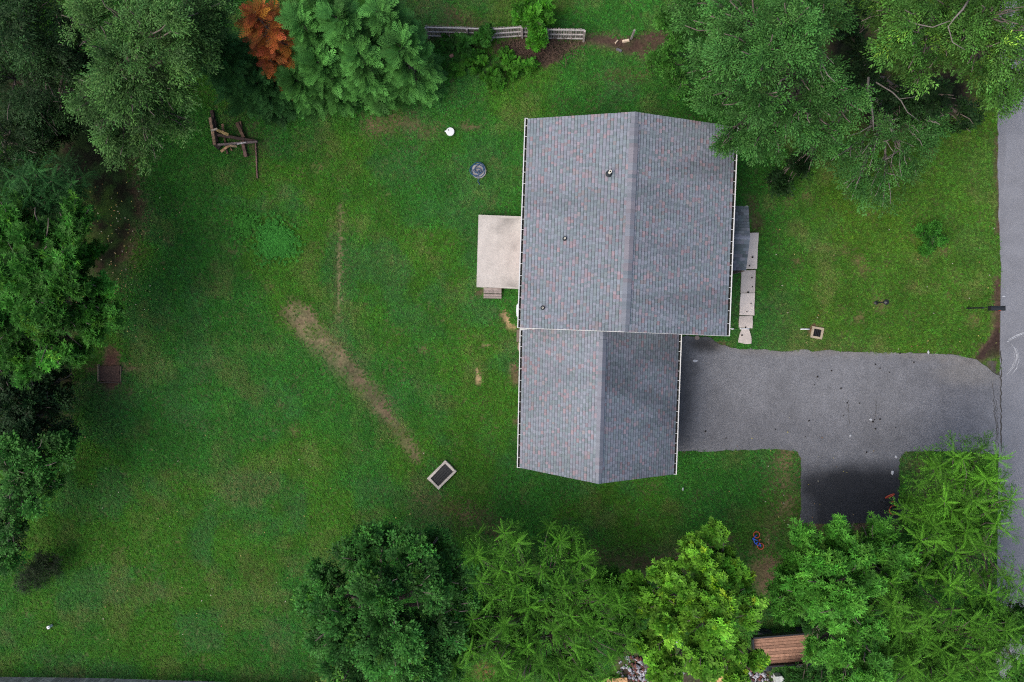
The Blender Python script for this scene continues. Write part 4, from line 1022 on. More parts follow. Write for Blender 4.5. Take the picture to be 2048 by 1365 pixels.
def tree(name, label, base_px, lobes, style, colr, L=.6, dens=16, seed=0, trunk_r=.16, clumps=7, out=.6, cat='tree', group=None, tip=None, bright=.38, bark='bark', limbs=True, yellow=0.0, squash=.75, bare=0, shell=(.7, 1.0), vis_limbs=()):
    """crown from lobes (photo x, y, radius px, height); each lobe breaks into clumps that carry leafy sprays"""
    global NTRI
    rng = np.random.default_rng(seed + 500); rr = random.Random(seed); b = P(*base_px); root = empty(name, b, label, cat, group)
    W = [];
    for (x, y, rp, z) in lobes:
        if z > 3.5: z += rng.uniform(-.55, .35)
        c = P(x, y, z); W.append((np.array(c), rp * .93 * (CAM_H - z) / FPX))
    cen = np.mean([c for c, _ in W], axis=0); parts = []
    col = np.array(colr)
    clist = []
    for c, R_ in W:
        nclump = max(3, int(round(clumps * rng.uniform(.8, 1.2)))); dirs = sphere_dirs(nclump, rng, -.15)
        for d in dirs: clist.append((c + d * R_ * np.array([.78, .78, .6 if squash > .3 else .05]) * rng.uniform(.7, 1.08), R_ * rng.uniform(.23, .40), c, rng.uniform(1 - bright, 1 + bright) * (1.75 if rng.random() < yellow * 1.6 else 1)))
        clist.append((c - np.array([0, 0, R_ * .15]), R_ * .5, c, .55))  # lobe core coloured darker, painting shade into the crown gaps
    cc = np.array([q[0] for q in clist]); cr = np.array([q[1] for q in clist])
    for k, (c, R_, lc, br) in enumerate(clist):
        n = max(6, int(dens * 2 * math.pi * R_ * R_ * 1.2)); d = sphere_dirs(n, rng, -.35)
        o = c + d * R_ * rng.uniform(*shell, (n, 1)) * np.array([1, 1, squash])
        hz = o - cen; hz[:, 2] = 0; hz /= np.linalg.norm(hz, axis=1, keepdims=True) + .3
        D = d * .75 + hz * out + rng.normal(0, .28, (n, 3)); D[:, 2] = D[:, 2] * .6 + .05
        # thin out sprays buried deep inside other clumps
        dist = np.linalg.norm((o[:, None, :] - cc[None]) / np.array([1, 1, squash]), axis=2) / cr[None]; dist[:, k] = 9
        keep = (dist.min(1) > .62) & (o[:, 2] > .05); o, D = o[keep], D[keep]
        if not len(o): continue
        n = len(o); cb = col[None] * br * rng.uniform(.82, 1.2, (n, 1)); cb = cb * (1 + rng.normal(0, .06, (n, 3)))
        if yellow:
            ym = rng.random(n) < yellow; cb[ym] = cb[ym] * np.array([1.9, 1.45, 1.0])
        Ls = L * rng.uniform(.7, 1.25, n); o = o - D / np.linalg.norm(D, axis=1, keepdims=True) * Ls[:, None] * .35
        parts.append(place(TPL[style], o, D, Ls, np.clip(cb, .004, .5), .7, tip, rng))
    V, Fq, C = join(parts); V[:, 2] = np.maximum(V[:, 2], .02); NTRI += 2 * len(Fq)
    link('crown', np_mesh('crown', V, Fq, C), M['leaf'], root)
    mb = MB(); zt = max(.4, min(c[2] for c, _ in W) * .75); fork = Vector((b.x * .6 + cen[0] * .4, b.y * .6 + cen[1] * .4, zt))
    mb.tube([b + Vector((0, 0, -.1)), b.lerp(fork, .3), b.lerp(fork, .65) + Vector((rr.uniform(-.1, .1), rr.uniform(-.1, .1), 0)), fork], [trunk_r * 1.35, trunk_r, trunk_r * .88, trunk_r * .75], 9)
    if limbs:
        for c, R_ in W:
            p = limb_path(fork, Vector(c), .3, rr); mb.tube(p, [trunk_r * .55 * (1 - .14 * i) for i in range(6)], 6)
            for s in range(4 + bare):
                d = sphere_dirs(1, rng, -.1)[0]; e = c + d * R_ * .95; st = p[3 + rr.randrange(2)]; q = limb_path(st, Vector(e), .12, rr); mb.tube(q, [trunk_r * .2 * (1 - .16 * i) + .004 for i in range(6)], 5)
    mb.build('trunk', M[bark], root, True)
    for pts in vis_limbs:
        pts = [(x, y, z, r_ * .6) for x, y, z, r_ in pts]
        pw = [P(x, y, z) for x, y, z, r_ in pts]; mb = MB(); mb.tube(pw, [q[3] for q in pts], 6); mb.build('limb', M['barklight'], root, True)
    return root
def conifer(name, label, apex, R_, colr, seed=0, L=.55, nb=90, per=16, bright=.34, dead=False, group=None):
    """columnar cypress: branches pointing out and up, ending in flat feathery sprays"""
    global NTRI
    rng = np.random.default_rng(seed + 900); a = np.array(P(*apex)); H = apex[2]; col = np.array(colr); root = empty(name, Vector((a[0], a[1], 0)), label, 'tree', group)
    O, D, Ls, Cc = [], [], [], []; mb = MB(); mb.tube([(a[0], a[1], -.1), (a[0] + .03, a[1], H * .5), (a[0], a[1], H * .97)], [.14, .09, .015], 8)
    rad = lambda t: R_ * min(1, (1 - t) ** .62 * 1.18) * (.75 + .25 * min(1, t * 5))
    for i in range(nb):
        t = (i + rng.random()) / nb * .98; az = i * 2.39996 + rng.normal(0, .25); r_ = rad(t) * rng.uniform(.78, 1.1); dh = np.array([math.cos(az), math.sin(az), 0])
        r_ *= rng.uniform(.85, 1.12); tip = np.array([a[0], a[1], t * H]) + dh * r_ + np.array([0, 0, .12]); st = np.array([a[0], a[1], t * H - .25 * r_])
        mb.tube([Vector(st), Vector(tip * .85 + st * .15)], [.018, .006], 4); br = rng.uniform(1 - bright, 1 + bright)
        for k in range(per):
            f = rng.uniform(.35, 1.0) ** .8; o = st + (tip - st) * f + rng.normal(0, .05 + .045 * R_, 3); aa = az + rng.normal(0, .45); e = rng.normal(.02 + .5 * t, .28)
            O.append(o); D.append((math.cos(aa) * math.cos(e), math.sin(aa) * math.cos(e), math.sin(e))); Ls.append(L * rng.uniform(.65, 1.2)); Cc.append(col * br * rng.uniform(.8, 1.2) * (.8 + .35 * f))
    for k in range(14):
        O.append((a[0], a[1], H * .93)); az = rng.uniform(0, 6.28); D.append((math.cos(az) * .5, math.sin(az) * .5, .9)); Ls.append(L * .9); Cc.append(col * 1.2)
    if dead:
        Cc = [c_ * np.array([1, rng.uniform(.9, 1.9), rng.uniform(.8, 1.6)]) * rng.uniform(.35, 1.1) for c_ in Cc]; sel = rng.random(len(O)) < .42; O, D, Ls, Cc = [x for x, s in zip(O, sel) if s], [x for x, s in zip(D, sel) if s], [x for x, s in zip(Ls, sel) if s], [x for x, s in zip(Cc, sel) if s]
    V, Fq, C = place(TPL['frond'], np.array(O), np.array(D), np.array(Ls), np.array(Cc), .5, None, rng); V[:, 2] = np.maximum(V[:, 2], .03); NTRI += 2 * len(Fq)
    link('crown', np_mesh('crown', V, Fq, C), M['leaf'], root); mb.build('trunk', M['bark'], root, True)
    return root
def rosette_tree(name, label, base_px, heads, colr, seed=0, L=.78, leaves=11, low=True, group=None):
    """tree of compound leaves: each shoot tip carries a star of long feathered leaves"""
    global NTRI
    rng = np.random.default_rng(seed + 1300); rr = random.Random(seed); b = P(*base_px); root = empty(name, b, label, 'tree', group); O, D, Ls, Cc = [], [], [], []; col = np.array(colr)
    mb = MB(); hs = [P(x, y, z) for x, y, z in heads]; cen = sum(hs, Vector()) / len(hs); fork = Vector(((b.x + cen.x) / 2, (b.y + cen.y) / 2, cen.z * .45)); mb.tube([b - Vector((0, 0, .1)), b.lerp(fork, .5), fork], [.2, .16, .13], 9)
    todo = [(h, rr.uniform(.8, 1.05), 1.0) for h in hs]
    if low:
        for h in hs:   # smaller, lower whorls between the leading shoots; depth shade painted into their colour
            for _ in range(5):
                dz = rr.uniform(.05, 1.0); todo.append((h + Vector((rr.uniform(-.8, .8), rr.uniform(-.8, .8), -dz)), rr.uniform(.5, .85), 1.0 - .3 * dz))
    for h, k, br0 in todo:
        if h.z < .3: h.z = .3
        mb.tube(limb_path(fork, h, .1, rr), [.05, .04, .032, .026, .02, .012], 4); a0 = rr.uniform(0, 6.28); br = rr.uniform(.8, 1.2) * br0; n = leaves + rr.randrange(-3, 4)
        ax = (Vector((0, 0, 1)) + Vector((rr.gauss(0, .28), rr.gauss(0, .28), 0))).normalized(); tq = Vector((0, 0, 1)).rotation_difference(ax)
        for i in range(n):
            az = a0 + 2 * math.pi * i / n + rng.normal(0, .3); e = rng.uniform(-.25, .45) if i % 3 else rng.uniform(.35, 1.0)
            dv = tq @ Vector((math.cos(az) * math.cos(e), math.sin(az) * math.cos(e), math.sin(e))); O.append(tuple(h)); D.append(tuple(dv)); Ls.append(L * k * rng.uniform(.55, 1.15)); Cc.append(col * br * rng.uniform(.72, 1.22) * (1 + .12 * math.sin(e)))
    P1 = place(TPL['pinnate'], np.array(O), np.array(D), np.array(Ls), np.array(Cc), .35, (.05, .05, .0), rng)
    O2, D2, C2 = [], [], []   # loose side leaves that fill in between the stars, colour darkened for depth
    for h, k, br0 in todo:
        for _ in range(8):
            d = sphere_dirs(1, rng, -.1)[0]; O2.append(np.array(h) + d * np.array([.45, .45, .22]) * rng.uniform(.3, 1.15) - np.array([0, 0, .08])); D2.append(d * np.array([1, 1, .6]) + rng.normal(0, .3, 3)); C2.append(col * br0 ** 1.6 * rng.uniform(.6, 1.15) * np.array([.92, .97, 1.0]))
    P2 = place(TPL['fine'], np.array(O2), np.array(D2), rng.uniform(.28, .5, len(O2)), np.array(C2), .6, None, rng)
    V, Fq, C = join([P1, P2]); V[:, 2] = np.maximum(V[:, 2], .03); NTRI += 2 * len(Fq)
    link('crown', np_mesh('crown', V, Fq, C), M['leaf'], root); mb.build('trunk', M['bark'], root, True); return root

# ------------------------------------------------------------------ trees, upper left
tree('dark_broadleaf_tree', 'dark green tree filling the upper left corner', (70, 130), [(20, 40, 85, 6.5), (95, 105, 66, 5.5), (120, 230, 40, 3.6), (90, 262, 40, 3.6), (30, 170, 88, 5), (112, 155, 48, 4.8), (60, 222, 55, 4), (70, 20, 60, 6)], 'fine', (.030, .060, .030), L=.62, dens=17, seed=1, bare=3, out=.8)
tree('grey_green_tree', 'large grey green feathery tree left of the rust red conifer', (330, 160),
     [(190, 45, 66, 7), (265, 15, 70, 7.4), (335, 55, 78, 7.2), (405, 35, 70, 6.6), (235, 118, 72, 6.8), (312, 128, 76, 6.8), (395, 105, 50, 5.6), (202, 200, 58, 5.4), (272, 208, 80, 5.8), (345, 180, 50, 5.6), (235, 265, 46, 4.8), (295, 285, 42, 4.4), (345, 240, 38, 4.6), (160, 190, 34, 4.8), (430, 10, 60, 6.2), (240, 300, 26, 4.2)],
     'fine', (.068, .125, .052), L=.62, dens=19, seed=2, bare=2, out=.9, trunk_r=.22)
conifer('dark_cypress', 'dark green cypress left of the rust red conifer', (425, 95, 4.6), 1.25, (.034, .085, .036), 3, nb=80, per=15)
conifer('dark_cypress', 'low dark cypress in front of the rust red conifer foot', (512, 165, 2.6), .85, (.032, .08, .036), 33, nb=60, per=14)
conifer('dead_conifer', 'dead rust red strands low at the lawn edge below the red conifer', (538, 118, 3.4), .75, (.55, .095, .052), 44, nb=40, per=10, dead=True, L=.5)
conifer('dead_conifer', 'tall dead rust red conifer between the green cypresses', (506, 26, 5.7), 1.0, (.62, .105, .055), 4, nb=80, per=15, dead=True, L=.58)
for k, (ap, R_, lab) in enumerate((((612, 38, 5.2), 1.0, 'pale green cypress right beside the rust red conifer'), ((684, 30, 5.4), 1.05, 'pale green cypress in the middle of the row'), ((812, 88, 4.5), 1.05, 'rightmost pale green cypress by the fence end'),
                                   ((772, 22, 4.9), 1.0, 'pale green cypress at the top edge behind the row'), ((640, -20, 5.6), 1.0, 'pale green cypress cut by the top edge beside the dead conifer'), ((642, 112, 4.1), .9, 'short pale green cypress leaning over the lawn below the row'), ((730, 104, 4.3), 1.0, 'short pale green cypress at the lawn edge of the row'), ((600, 152, 2.8), .7, 'lowest pale green cypress at the lawn edge below the dead conifer'))):
    conifer('cypress_tree', lab, (ap[0] - 16, ap[1], ap[2]), R_, (.074, .168, .060), 5 + k, nb=52, per=20, bright=.5, group='row of pale green cypresses')
tree('shade_thicket', 'black green thicket added to paint the deep shade between the two upper left trees', (150, 230), [(140, 60, 46, 3.2), (125, 250, 40, 2.0), (150, 215, 34, 2.4), (100, 270, 40, 2.2), (150, 130, 40, 3.2), (60, 290, 44, 2.4)], 'broad', (.012, .026, .011), L=.45, dens=13, seed=26, cat='thicket')  # added foliage, near black leaf colour stands in for shade
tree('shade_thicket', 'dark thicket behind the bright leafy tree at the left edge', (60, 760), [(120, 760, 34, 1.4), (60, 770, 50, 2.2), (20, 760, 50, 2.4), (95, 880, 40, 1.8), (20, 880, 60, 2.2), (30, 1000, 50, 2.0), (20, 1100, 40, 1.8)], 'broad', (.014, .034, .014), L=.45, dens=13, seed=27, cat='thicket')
# left side
tree('dark_broadleaf_tree', 'small dark tree at the left edge above the compound leaf tree', (70, 300), [(20, 262, 60, 4.6), (70, 300, 42, 4), (20, 330, 50, 4.2)], 'fine', (.026, .052, .026), L=.55, dens=18, seed=20)
rosette_tree('compound_leaf_tree', 'blue green tree with compound leaves at the left edge', (90, 380), [(75, 345, 5), (105, 362, 4.8), (45, 355, 4.8), (60, 390, 4.6), (30, 400, 4.4), (100, 400, 4.3), (140, 385, 3.9), (20, 360, 4.4), (130, 410, 3.6), (75, 420, 4.2)], (.028, .088, .034), 21, L=.62)
tree('bright_leafy_tree', 'big bright leafy tree bulging into the lawn from the left edge', (110, 580),
     [(35, 450, 62, 5), (105, 468, 66, 5), (155, 432, 36, 4.4), (55, 535, 74, 5.4), (145, 545, 62, 5), (190, 595, 46, 4.5), (95, 620, 72, 5.2), (175, 650, 52, 4.6), (30, 640, 62, 5), (45, 705, 58, 4.4), (110, 705, 50, 4.2), (222, 632, 28, 4), (180, 500, 30, 4.2), (60, 745, 32, 3.8), (160, 700, 26, 3.8)],
     'lance', (.043, .128, .025), L=.42, dens=20, seed=22, trunk_r=.2, tip=(.05, .05, 0), yellow=.05)
tree('low_dark_tree', 'low blackish green shrubby tree below the bright leafy tree', (70, 830), [(30, 800, 60, 2.6), (85, 830, 42, 2.2), (40, 865, 60, 2.6), (110, 800, 34, 2.0), (120, 865, 34, 2.0)], 'broad', (.016, .038, .020), L=.45, dens=18, seed=23)
tree('leafy_tree', 'medium green tree at the left edge above the dark bush', (60, 960), [(35, 925, 66, 4), (98, 905, 46, 3.5), (60, 985, 56, 3.8), (15, 1050, 52, 3.8), (125, 900, 26, 3), (100, 960, 34, 3.2), (10, 1120, 34, 3)], 'broad', (.036, .105, .026), L=.45, dens=20, seed=24)
tree('dark_bush', 'nearly black round bush alone in the lower left lawn', (84, 1142), [(92, 1122, 32, .9), (68, 1150, 32, .8), (108, 1135, 24, .7), (80, 1135, 30, .9), (48, 1168, 20, .5)], 'fine', (.014, .026, .013), L=.32, dens=46, seed=25, trunk_r=.04, cat='bush', limbs=True)
for k, (X, Y, H, R0) in enumerate(((-27.5, 15, 10, 3.4), (-28, 9, 10, 3.6), (-28, 3, 9, 3.4), (-29, -3, 9, 3.4), (-23, 19.5, 10, 3.2), (-16, 21, 9, 3.0), (-32, 16, 12, 3.6))):  # unseen trees added outside the frame to shade the left lawn
    def pj(x, y, z):
        q = QCAM.inverted() @ (Vector((x, y, z)) - Vector((0, 0, CAM_H))); return (1024 + FPX * q.x / -q.z, 682.5 - FPX * q.y / -q.z)
    lb = []; r = random.Random(k + 300)
    for j in range(9):
        a = j * 2.4; d = R0 * .75 * math.sqrt((j + .5) / 9); z = H - 2.2 - (d / R0) ** 2 * 3 - r.uniform(0, 1.5); xx, yy = pj(X + d * math.cos(a), Y + d * math.sin(a), z); lb.append((xx, yy, r.uniform(1.1, 1.5) * FPX / (CAM_H - z), z))
    bx = pj(X, Y, 0)
    tree('added_shade_tree', ['unseen tall dark tree added to shade the left lawn, %s' % q for q in ('at the upper corner', 'above the bright tree', 'behind the bright tree', 'farthest down the edge', 'beyond the upper left corner', 'beyond the top edge', 'farthest back in the corner')][k], bx, lb, 'oval', (.03, .07, .028), L=.95, dens=3.2, seed=90 + k, trunk_r=.28, clumps=4, group='unseen tall trees added to shade the left lawn')
# ------------------------------------------------------------------ trees, upper right
tree('feathery_tree', 'large feathery green tree overhanging the roof corner', (1600, 190),
     [(1395, 55, 52, 4.6), (1478, 30, 70, 6.2), (1570, 45, 76, 6.8), (1640, 25, 58, 6.2), (1418, 128, 50, 5.6), (1490, 115, 70, 6.6), (1572, 135, 72, 6.8), (1432, 190, 44, 5.6), (1500, 205, 60, 6.3), (1532, 280, 40, 5.6), (1478, 262, 36, 5.8), (1640, 170, 58, 5.8), (1690, 215, 42, 5.2), (1608, 230, 54, 5.4), (1638, 275, 40, 4.8), (1450, 290, 18, 5.5), (1555, 235, 40, 5.8), (1405, -5, 60, 5)],
     'fine', (.062, .140, .050), L=.62, dens=19, seed=30, bare=2, out=.9, trunk_r=.24,
     vis_limbs=[[(1632, 60, 6.0, .05), (1636, 90, 6.0, .045), (1640, 120, 6.2, .04), (1655, 150, 6.4, .03), (1670, 165, 6.4, .015)], [(1638, 100, 6.2, .03), (1628, 125, 6.4, .02), (1618, 138, 6.4, .01)], [(1642, 118, 6.2, .03), (1640, 140, 6.4, .02), (1648, 162, 6.5, .012)], [(1640, 95, 6.1, .025), (1652, 112, 6.3, .018), (1668, 128, 6.4, .01)]])
tree('open_branched_tree', 'yellowish green open tree over the road in the upper right corner', (1840, 110),
     [(1762, 15, 54, 6), (1832, 30, 50, 6.6), (1985, 20, 66, 7.2), (1800, 100, 50, 6.2), (1870, 95, 46, 6.2), (1962, 110, 62, 6.6), (2030, 85, 56, 6.8), (2012, 185, 40, 5.8), (1930, 60, 46, 6.6), (1985, 165, 40, 6), (1955, 40, 40, 6.8), (1830, 145, 34, 5.6), (1905, 15, 44, 6.6), (2045, 160, 36, 6)],
     'fine', (.076, .150, .044), L=.62, dens=16, seed=31, bare=3, out=.8, trunk_r=.2, yellow=.05,
     vis_limbs=[[(1938, 0, 7.2, .07), (1925, 20, 7.3, .06), (1908, 38, 7.3, .045), (1898, 52, 7.2, .02)], [(1790, 30, 6.8, .03), (1830, 48, 7, .035), (1865, 55, 7, .03), (1900, 42, 7.2, .03)], [(1896, 52, 7.2, .03), (1905, 85, 7, .025), (1930, 100, 7, .014)]])
tree('low_limbed_tree', 'low sparse tree with bare grey limbs over the front lawn', (1738, 160),
     [(1740, 310, 46, 2.9), (1685, 320, 40, 2.8), (1800, 330, 44, 2.7), (1760, 375, 44, 2.3), (1715, 370, 36, 2.2), (1835, 280, 36, 2.8), (1770, 260, 34, 3), (1860, 250, 30, 2.8)],
     'fine', (.060, .135, .050), L=.6, dens=9, seed=32, bare=4, out=1.0, trunk_r=.14, bark='barklight',
     vis_limbs=[[(1737, 155, 4.2, .08), (1735, 180, 4.2, .075), (1742, 205, 4, .06), (1746, 235, 3.6, .05), (1747, 262, 3.2, .035)], [(1752, 165, 4.2, .045), (1785, 185, 4, .04), (1802, 202, 3.8, .035), (1815, 225, 3.6, .025), (1838, 242, 3.3, .014)], [(1800, 198, 3.8, .022), (1825, 195, 3.7, .014), (1840, 190, 3.6, .008)],
                [(1745, 250, 3.3, .03), (1720, 265, 3.2, .025), (1690, 275, 3, .012)]])
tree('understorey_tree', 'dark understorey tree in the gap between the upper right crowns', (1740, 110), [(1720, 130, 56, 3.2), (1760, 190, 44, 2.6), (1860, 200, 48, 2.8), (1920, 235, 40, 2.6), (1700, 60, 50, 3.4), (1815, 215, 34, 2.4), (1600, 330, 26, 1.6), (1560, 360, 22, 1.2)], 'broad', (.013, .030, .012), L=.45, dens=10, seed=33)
tree('leafy_shrub', 'leafy shrub at the right end of the brown mulch', (1335, 110), [(1330, 108, 26, 1.0), (1352, 80, 26, 1.6), (1340, 35, 30, 2.2), (1312, 128, 20, .6), (1355, 150, 30, 1.2), (1370, 190, 24, 1.4)], 'broad', (.048, .125, .028), L=.36, dens=26, seed=34, trunk_r=.04, cat='shrub')
tree('vine_bush', 'bright leafy bush growing through the grey fence', (1070, 62), [(1065, 45, 28, 1.3), (1075, 70, 24, 1.1), (1055, 25, 24, 1.2), (1085, 25, 24, 1.1), (1038, 35, 14, .8), (1072, 84, 15, .7)], 'tuft', (.065, .185, .024), L=.3, dens=34, seed=35, trunk_r=.04, cat='bush', tip=(.05, .06, 0))
tree('vine_bush', 'dark leafy bush under the left part of the grey fence', (920, 85), [(900, 85, 18, .5), (930, 88, 20, .6), (962, 80, 18, .8), (975, 68, 12, .9), (945, 108, 16, .4)], 'tuft', (.034, .105, .022), L=.26, dens=36, seed=36, trunk_r=.03, cat='bush')
tree('weed_clump', 'bright green weeds growing in the upper lawn below the fence', (985, 145), [(960, 135, 26, .2), (1000, 148, 28, .2), (1035, 140, 24, .2), (985, 165, 20, .18), (1060, 130, 18, .18), (940, 125, 20, .2), (1010, 120, 24, .15), (915, 140, 18, .15)], 'tuft', (.055, .150, .022), L=.2, dens=17, seed=37, trunk_r=.02, cat='weeds', limbs=False, squash=.5)
tree('front_shrub', 'small round green shrub alone in the front lawn', (1860, 474), [(1860, 472, 18, .45), (1848, 464, 12, .35), (1875, 480, 13, .35), (1862, 490, 10, .3), (1850, 500, 6, .2), (1868, 458, 8, .3)], 'broad', (.040, .125, .022), L=.26, dens=24, seed=38, trunk_r=.03, cat='shrub')
for (cx, cy, rx, ry, n, colr, lab) in ((552, 483, 36, 33, 2000, (.052, .200, .046), 'larger flat round patch of bright ground cover in the back lawn'), (489, 449, 24, 26, 420, (.052, .180, .036), 'smaller thin patch of bright ground cover left of the round patch')):
    rng = np.random.default_rng(cx); a = rng.uniform(0, 6.283, n); q = np.abs(rng.normal(0, .62, n)) ** .8 * (1 + .18 * np.sin(a * 3 + 1) + .1 * np.sin(a * 7)) ; O = np.array([tuple(P(cx + rx * k_ * math.cos(t), cy + ry * k_ * math.sin(t), .045)) for k_, t in zip(q, a)]); O[:, 2] += rng.uniform(0, .05, n)
    az = rng.uniform(0, 6.283, n); D = np.stack([np.cos(az), np.sin(az), rng.uniform(-.1, .45, n)], -1); V, Fq, C = place(TPL['oval'], O, D, rng.uniform(.09, .15, n), np.array(colr)[None] * rng.uniform(.8, 1.25, (n, 1)), .4, None, rng); V[:, 2] = np.maximum(V[:, 2], .02)
    tag(link('ground_cover', np_mesh('ground_cover', V, Fq, C), M['leaf']), lab, 'ground cover', 'bright ground cover patches in the back lawn', 'stuff')
# ------------------------------------------------------------------ trees, lower edge
tree('dense_green_tree', 'dense dark green tree with pale new leaves at the bottom left centre', (760, 1200),
     [(655, 1165, 52, 3.8), (728, 1105, 52, 4.2), (818, 1098, 48, 4.2), (878, 1082, 30, 3.6), (758, 1172, 70, 4.8), (858, 1165, 60, 4.6), (688, 1240, 70, 4.6), (790, 1262, 76, 5.2), (880, 1255, 56, 4.6), (632, 1205, 40, 3.2), (715, 1330, 76, 4.6), (830, 1335, 66, 4.8), (905, 1140, 36, 3.8), (925, 1200, 36, 3.8), (640, 1270, 36, 3), (770, 1075, 26, 3.8), (900, 1320, 40, 4)],
     'broad', (.036, .105, .028), L=.46, dens=21, seed=50, trunk_r=.22, yellow=.035, tip=(.04, .04, 0))
tree('pale_shrub', 'pale yellow green shrub at the bottom edge below the dense tree', (690, 1370), [(680, 1352, 30, 2.2), (660, 1375, 26, 2), (700, 1380, 26, 2)], 'broad', (.15, .19, .06), L=.34, dens=20, seed=51, trunk_r=.04, cat='shrub')
H1 = [(1033, 1085), (1120, 1082), (1000, 1140), (1082, 1130), (1160, 1120), (1030, 1172), (1125, 1178), (985, 1200), (1060, 1215), (1140, 1232), (1108, 1262), (1200, 1200), (945, 1240), (1010, 1250), (1055, 1295), (1150, 1290), (1212, 1258), (1000, 1320), (1085, 1330), (1160, 1340), (940, 1300), (1222, 1318), (1040, 1362), (1120, 1370), (1195, 1368), (1182, 1158), (962, 1165), (955, 1110), (990, 1375), (1240, 1210)]
rr = random.Random(77)
rosette_tree('feather_leaf_tree', 'tree with starry compound leaves at the bottom centre below the garage', (1090, 1200), [(x, y, 4.9 - .0022 * (1300 - y) + rr.uniform(-.3, .3)) for x, y in H1], (.078, .185, .024), 52, L=.58)
tree('bright_maple', 'bright yellow green tree beside the blue child bicycle', (1410, 1190),
     [(1436, 1068, 26, 4.2), (1395, 1118, 44, 4.8), (1452, 1110, 34, 4.6), (1382, 1088, 18, 4), (1340, 1150, 40, 4.4), (1290, 1195, 40, 3.8), (1400, 1178, 54, 5.2), (1468, 1160, 40, 4.8), (1350, 1235, 55, 5.2), (1438, 1235, 60, 5.6), (1500, 1218, 34, 5.2), (1300, 1285, 44, 4.6), (1400, 1300, 60, 5.6), (1462, 1300, 34, 5.2), (1272, 1160, 24, 3.4), (1335, 1335, 40, 4.6), (1470, 1345, 30, 4.6), (1512, 1322, 14, 4.6)],
     'tuft', (.130, .255, .036), L=.34, dens=26, seed=53, trunk_r=.2, tip=(.08, .07, 0), yellow=.04)
tree('narrow_leaf_tree', 'mid green tree with narrow leaf tufts below the driveway spur', (1660, 1180),
     [(1608, 1078, 34, 4.2), (1680, 1066, 40, 4.3), (1590, 1128, 36, 4.6), (1640, 1148, 54, 4.9), (1700, 1108, 44, 4.8), (1750, 1072, 38, 4.2), (1782, 1120, 44, 4.3), (1598, 1190, 44, 4.8), (1680, 1208, 56, 5.2), (1572, 1220, 28, 4.6), (1648, 1232, 34, 5), (1720, 1268, 54, 5.3), (1680, 1318, 40, 5.4), (1628, 1300, 22, 5.0), (1735, 1340, 54, 5.4), (1560, 1180, 26, 4.2), (1720, 1160, 44, 5), (1680, 1362, 34, 5.2)],
     'lance', (.085, .215, .042), L=.42, dens=20, seed=54, trunk_r=.2, tip=(.06, .06, .02))
H2 = [(1866, 1004), (1890, 1004), (1925, 918), (1992, 918), (1972, 958), (1945, 1002), (1880, 1042), (1932, 1062), (1992, 1048), (1842, 1082), (1910, 1105), (1965, 1090), (1840, 1150), (1900, 1172), (1975, 1190), (2035, 1175), (2020, 1000), (1910, 960)]
H3 = [(1785, 1212), (1860, 1232), (1940, 1242), (2012, 1262), (1800, 1262), (1838, 1252), (1882, 1300), (1962, 1310), (1822, 1330), (1900, 1352), (2000, 1340), (2040, 1310), (1732, 1135), (1780, 1165), (1960, 1365), (1785, 1372), (1850, 1375)]
rosette_tree('feather_leaf_tree', 'tree with starry compound leaves beside the road and driveway corner', (1900, 1060), [(x, y, 4.6 + rr.uniform(-.35, .35)) for x, y in H2], (.096, .215, .026), 55, L=.6)
rosette_tree('feather_leaf_tree', 'tree with starry compound leaves in the lower right corner', (1870, 1260), [(x, y, (5.2 if x > 1700 else 3.2) + rr.uniform(-.3, .3)) for x, y in H3], (.090, .200, .028), 56, L=.6)
tree('dark_broadleaf_tree', 'dark tree filling behind the feather leaf tree in the lower right corner', (1960, 1240), [(1800, 1180, 50, 3.4), (1880, 1140, 46, 3.2), (1960, 1230, 60, 3.4), (2030, 1240, 50, 3.6), (1870, 1300, 60, 3.6), (1960, 1340, 60, 3.6), (1790, 1310, 50, 3.6), (2040, 1350, 40, 3.6), (1900, 1030, 36, 3), (1960, 1030, 30, 3), (1950, 950, 30, 3)], 'lance', (.046, .118, .026), L=.46, dens=14, seed=57)

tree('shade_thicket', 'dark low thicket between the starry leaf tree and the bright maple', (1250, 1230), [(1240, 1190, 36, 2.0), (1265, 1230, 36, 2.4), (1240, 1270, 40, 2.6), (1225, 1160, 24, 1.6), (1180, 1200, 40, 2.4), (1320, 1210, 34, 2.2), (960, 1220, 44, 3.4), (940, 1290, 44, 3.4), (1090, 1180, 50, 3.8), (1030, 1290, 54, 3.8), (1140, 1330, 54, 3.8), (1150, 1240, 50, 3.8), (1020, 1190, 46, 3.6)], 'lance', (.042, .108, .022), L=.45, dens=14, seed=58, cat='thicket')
tree('shade_thicket', 'dark low thicket below the narrow leaf tree and the plank trailer', (1600, 1220), [(1560, 1215, 26, 1.8), (1620, 1235, 34, 2.2), (1660, 1270, 40, 2.4), (1740, 1200, 44, 2.4), (1700, 1290, 44, 2.6), (1640, 1345, 36, 2.0), (1600, 1350, 24, 1.4), (1820, 1120, 40, 2.2), (1770, 1140, 40, 2.2)], 'broad', (.026, .072, .020), L=.45, dens=13, seed=59, cat='thicket')

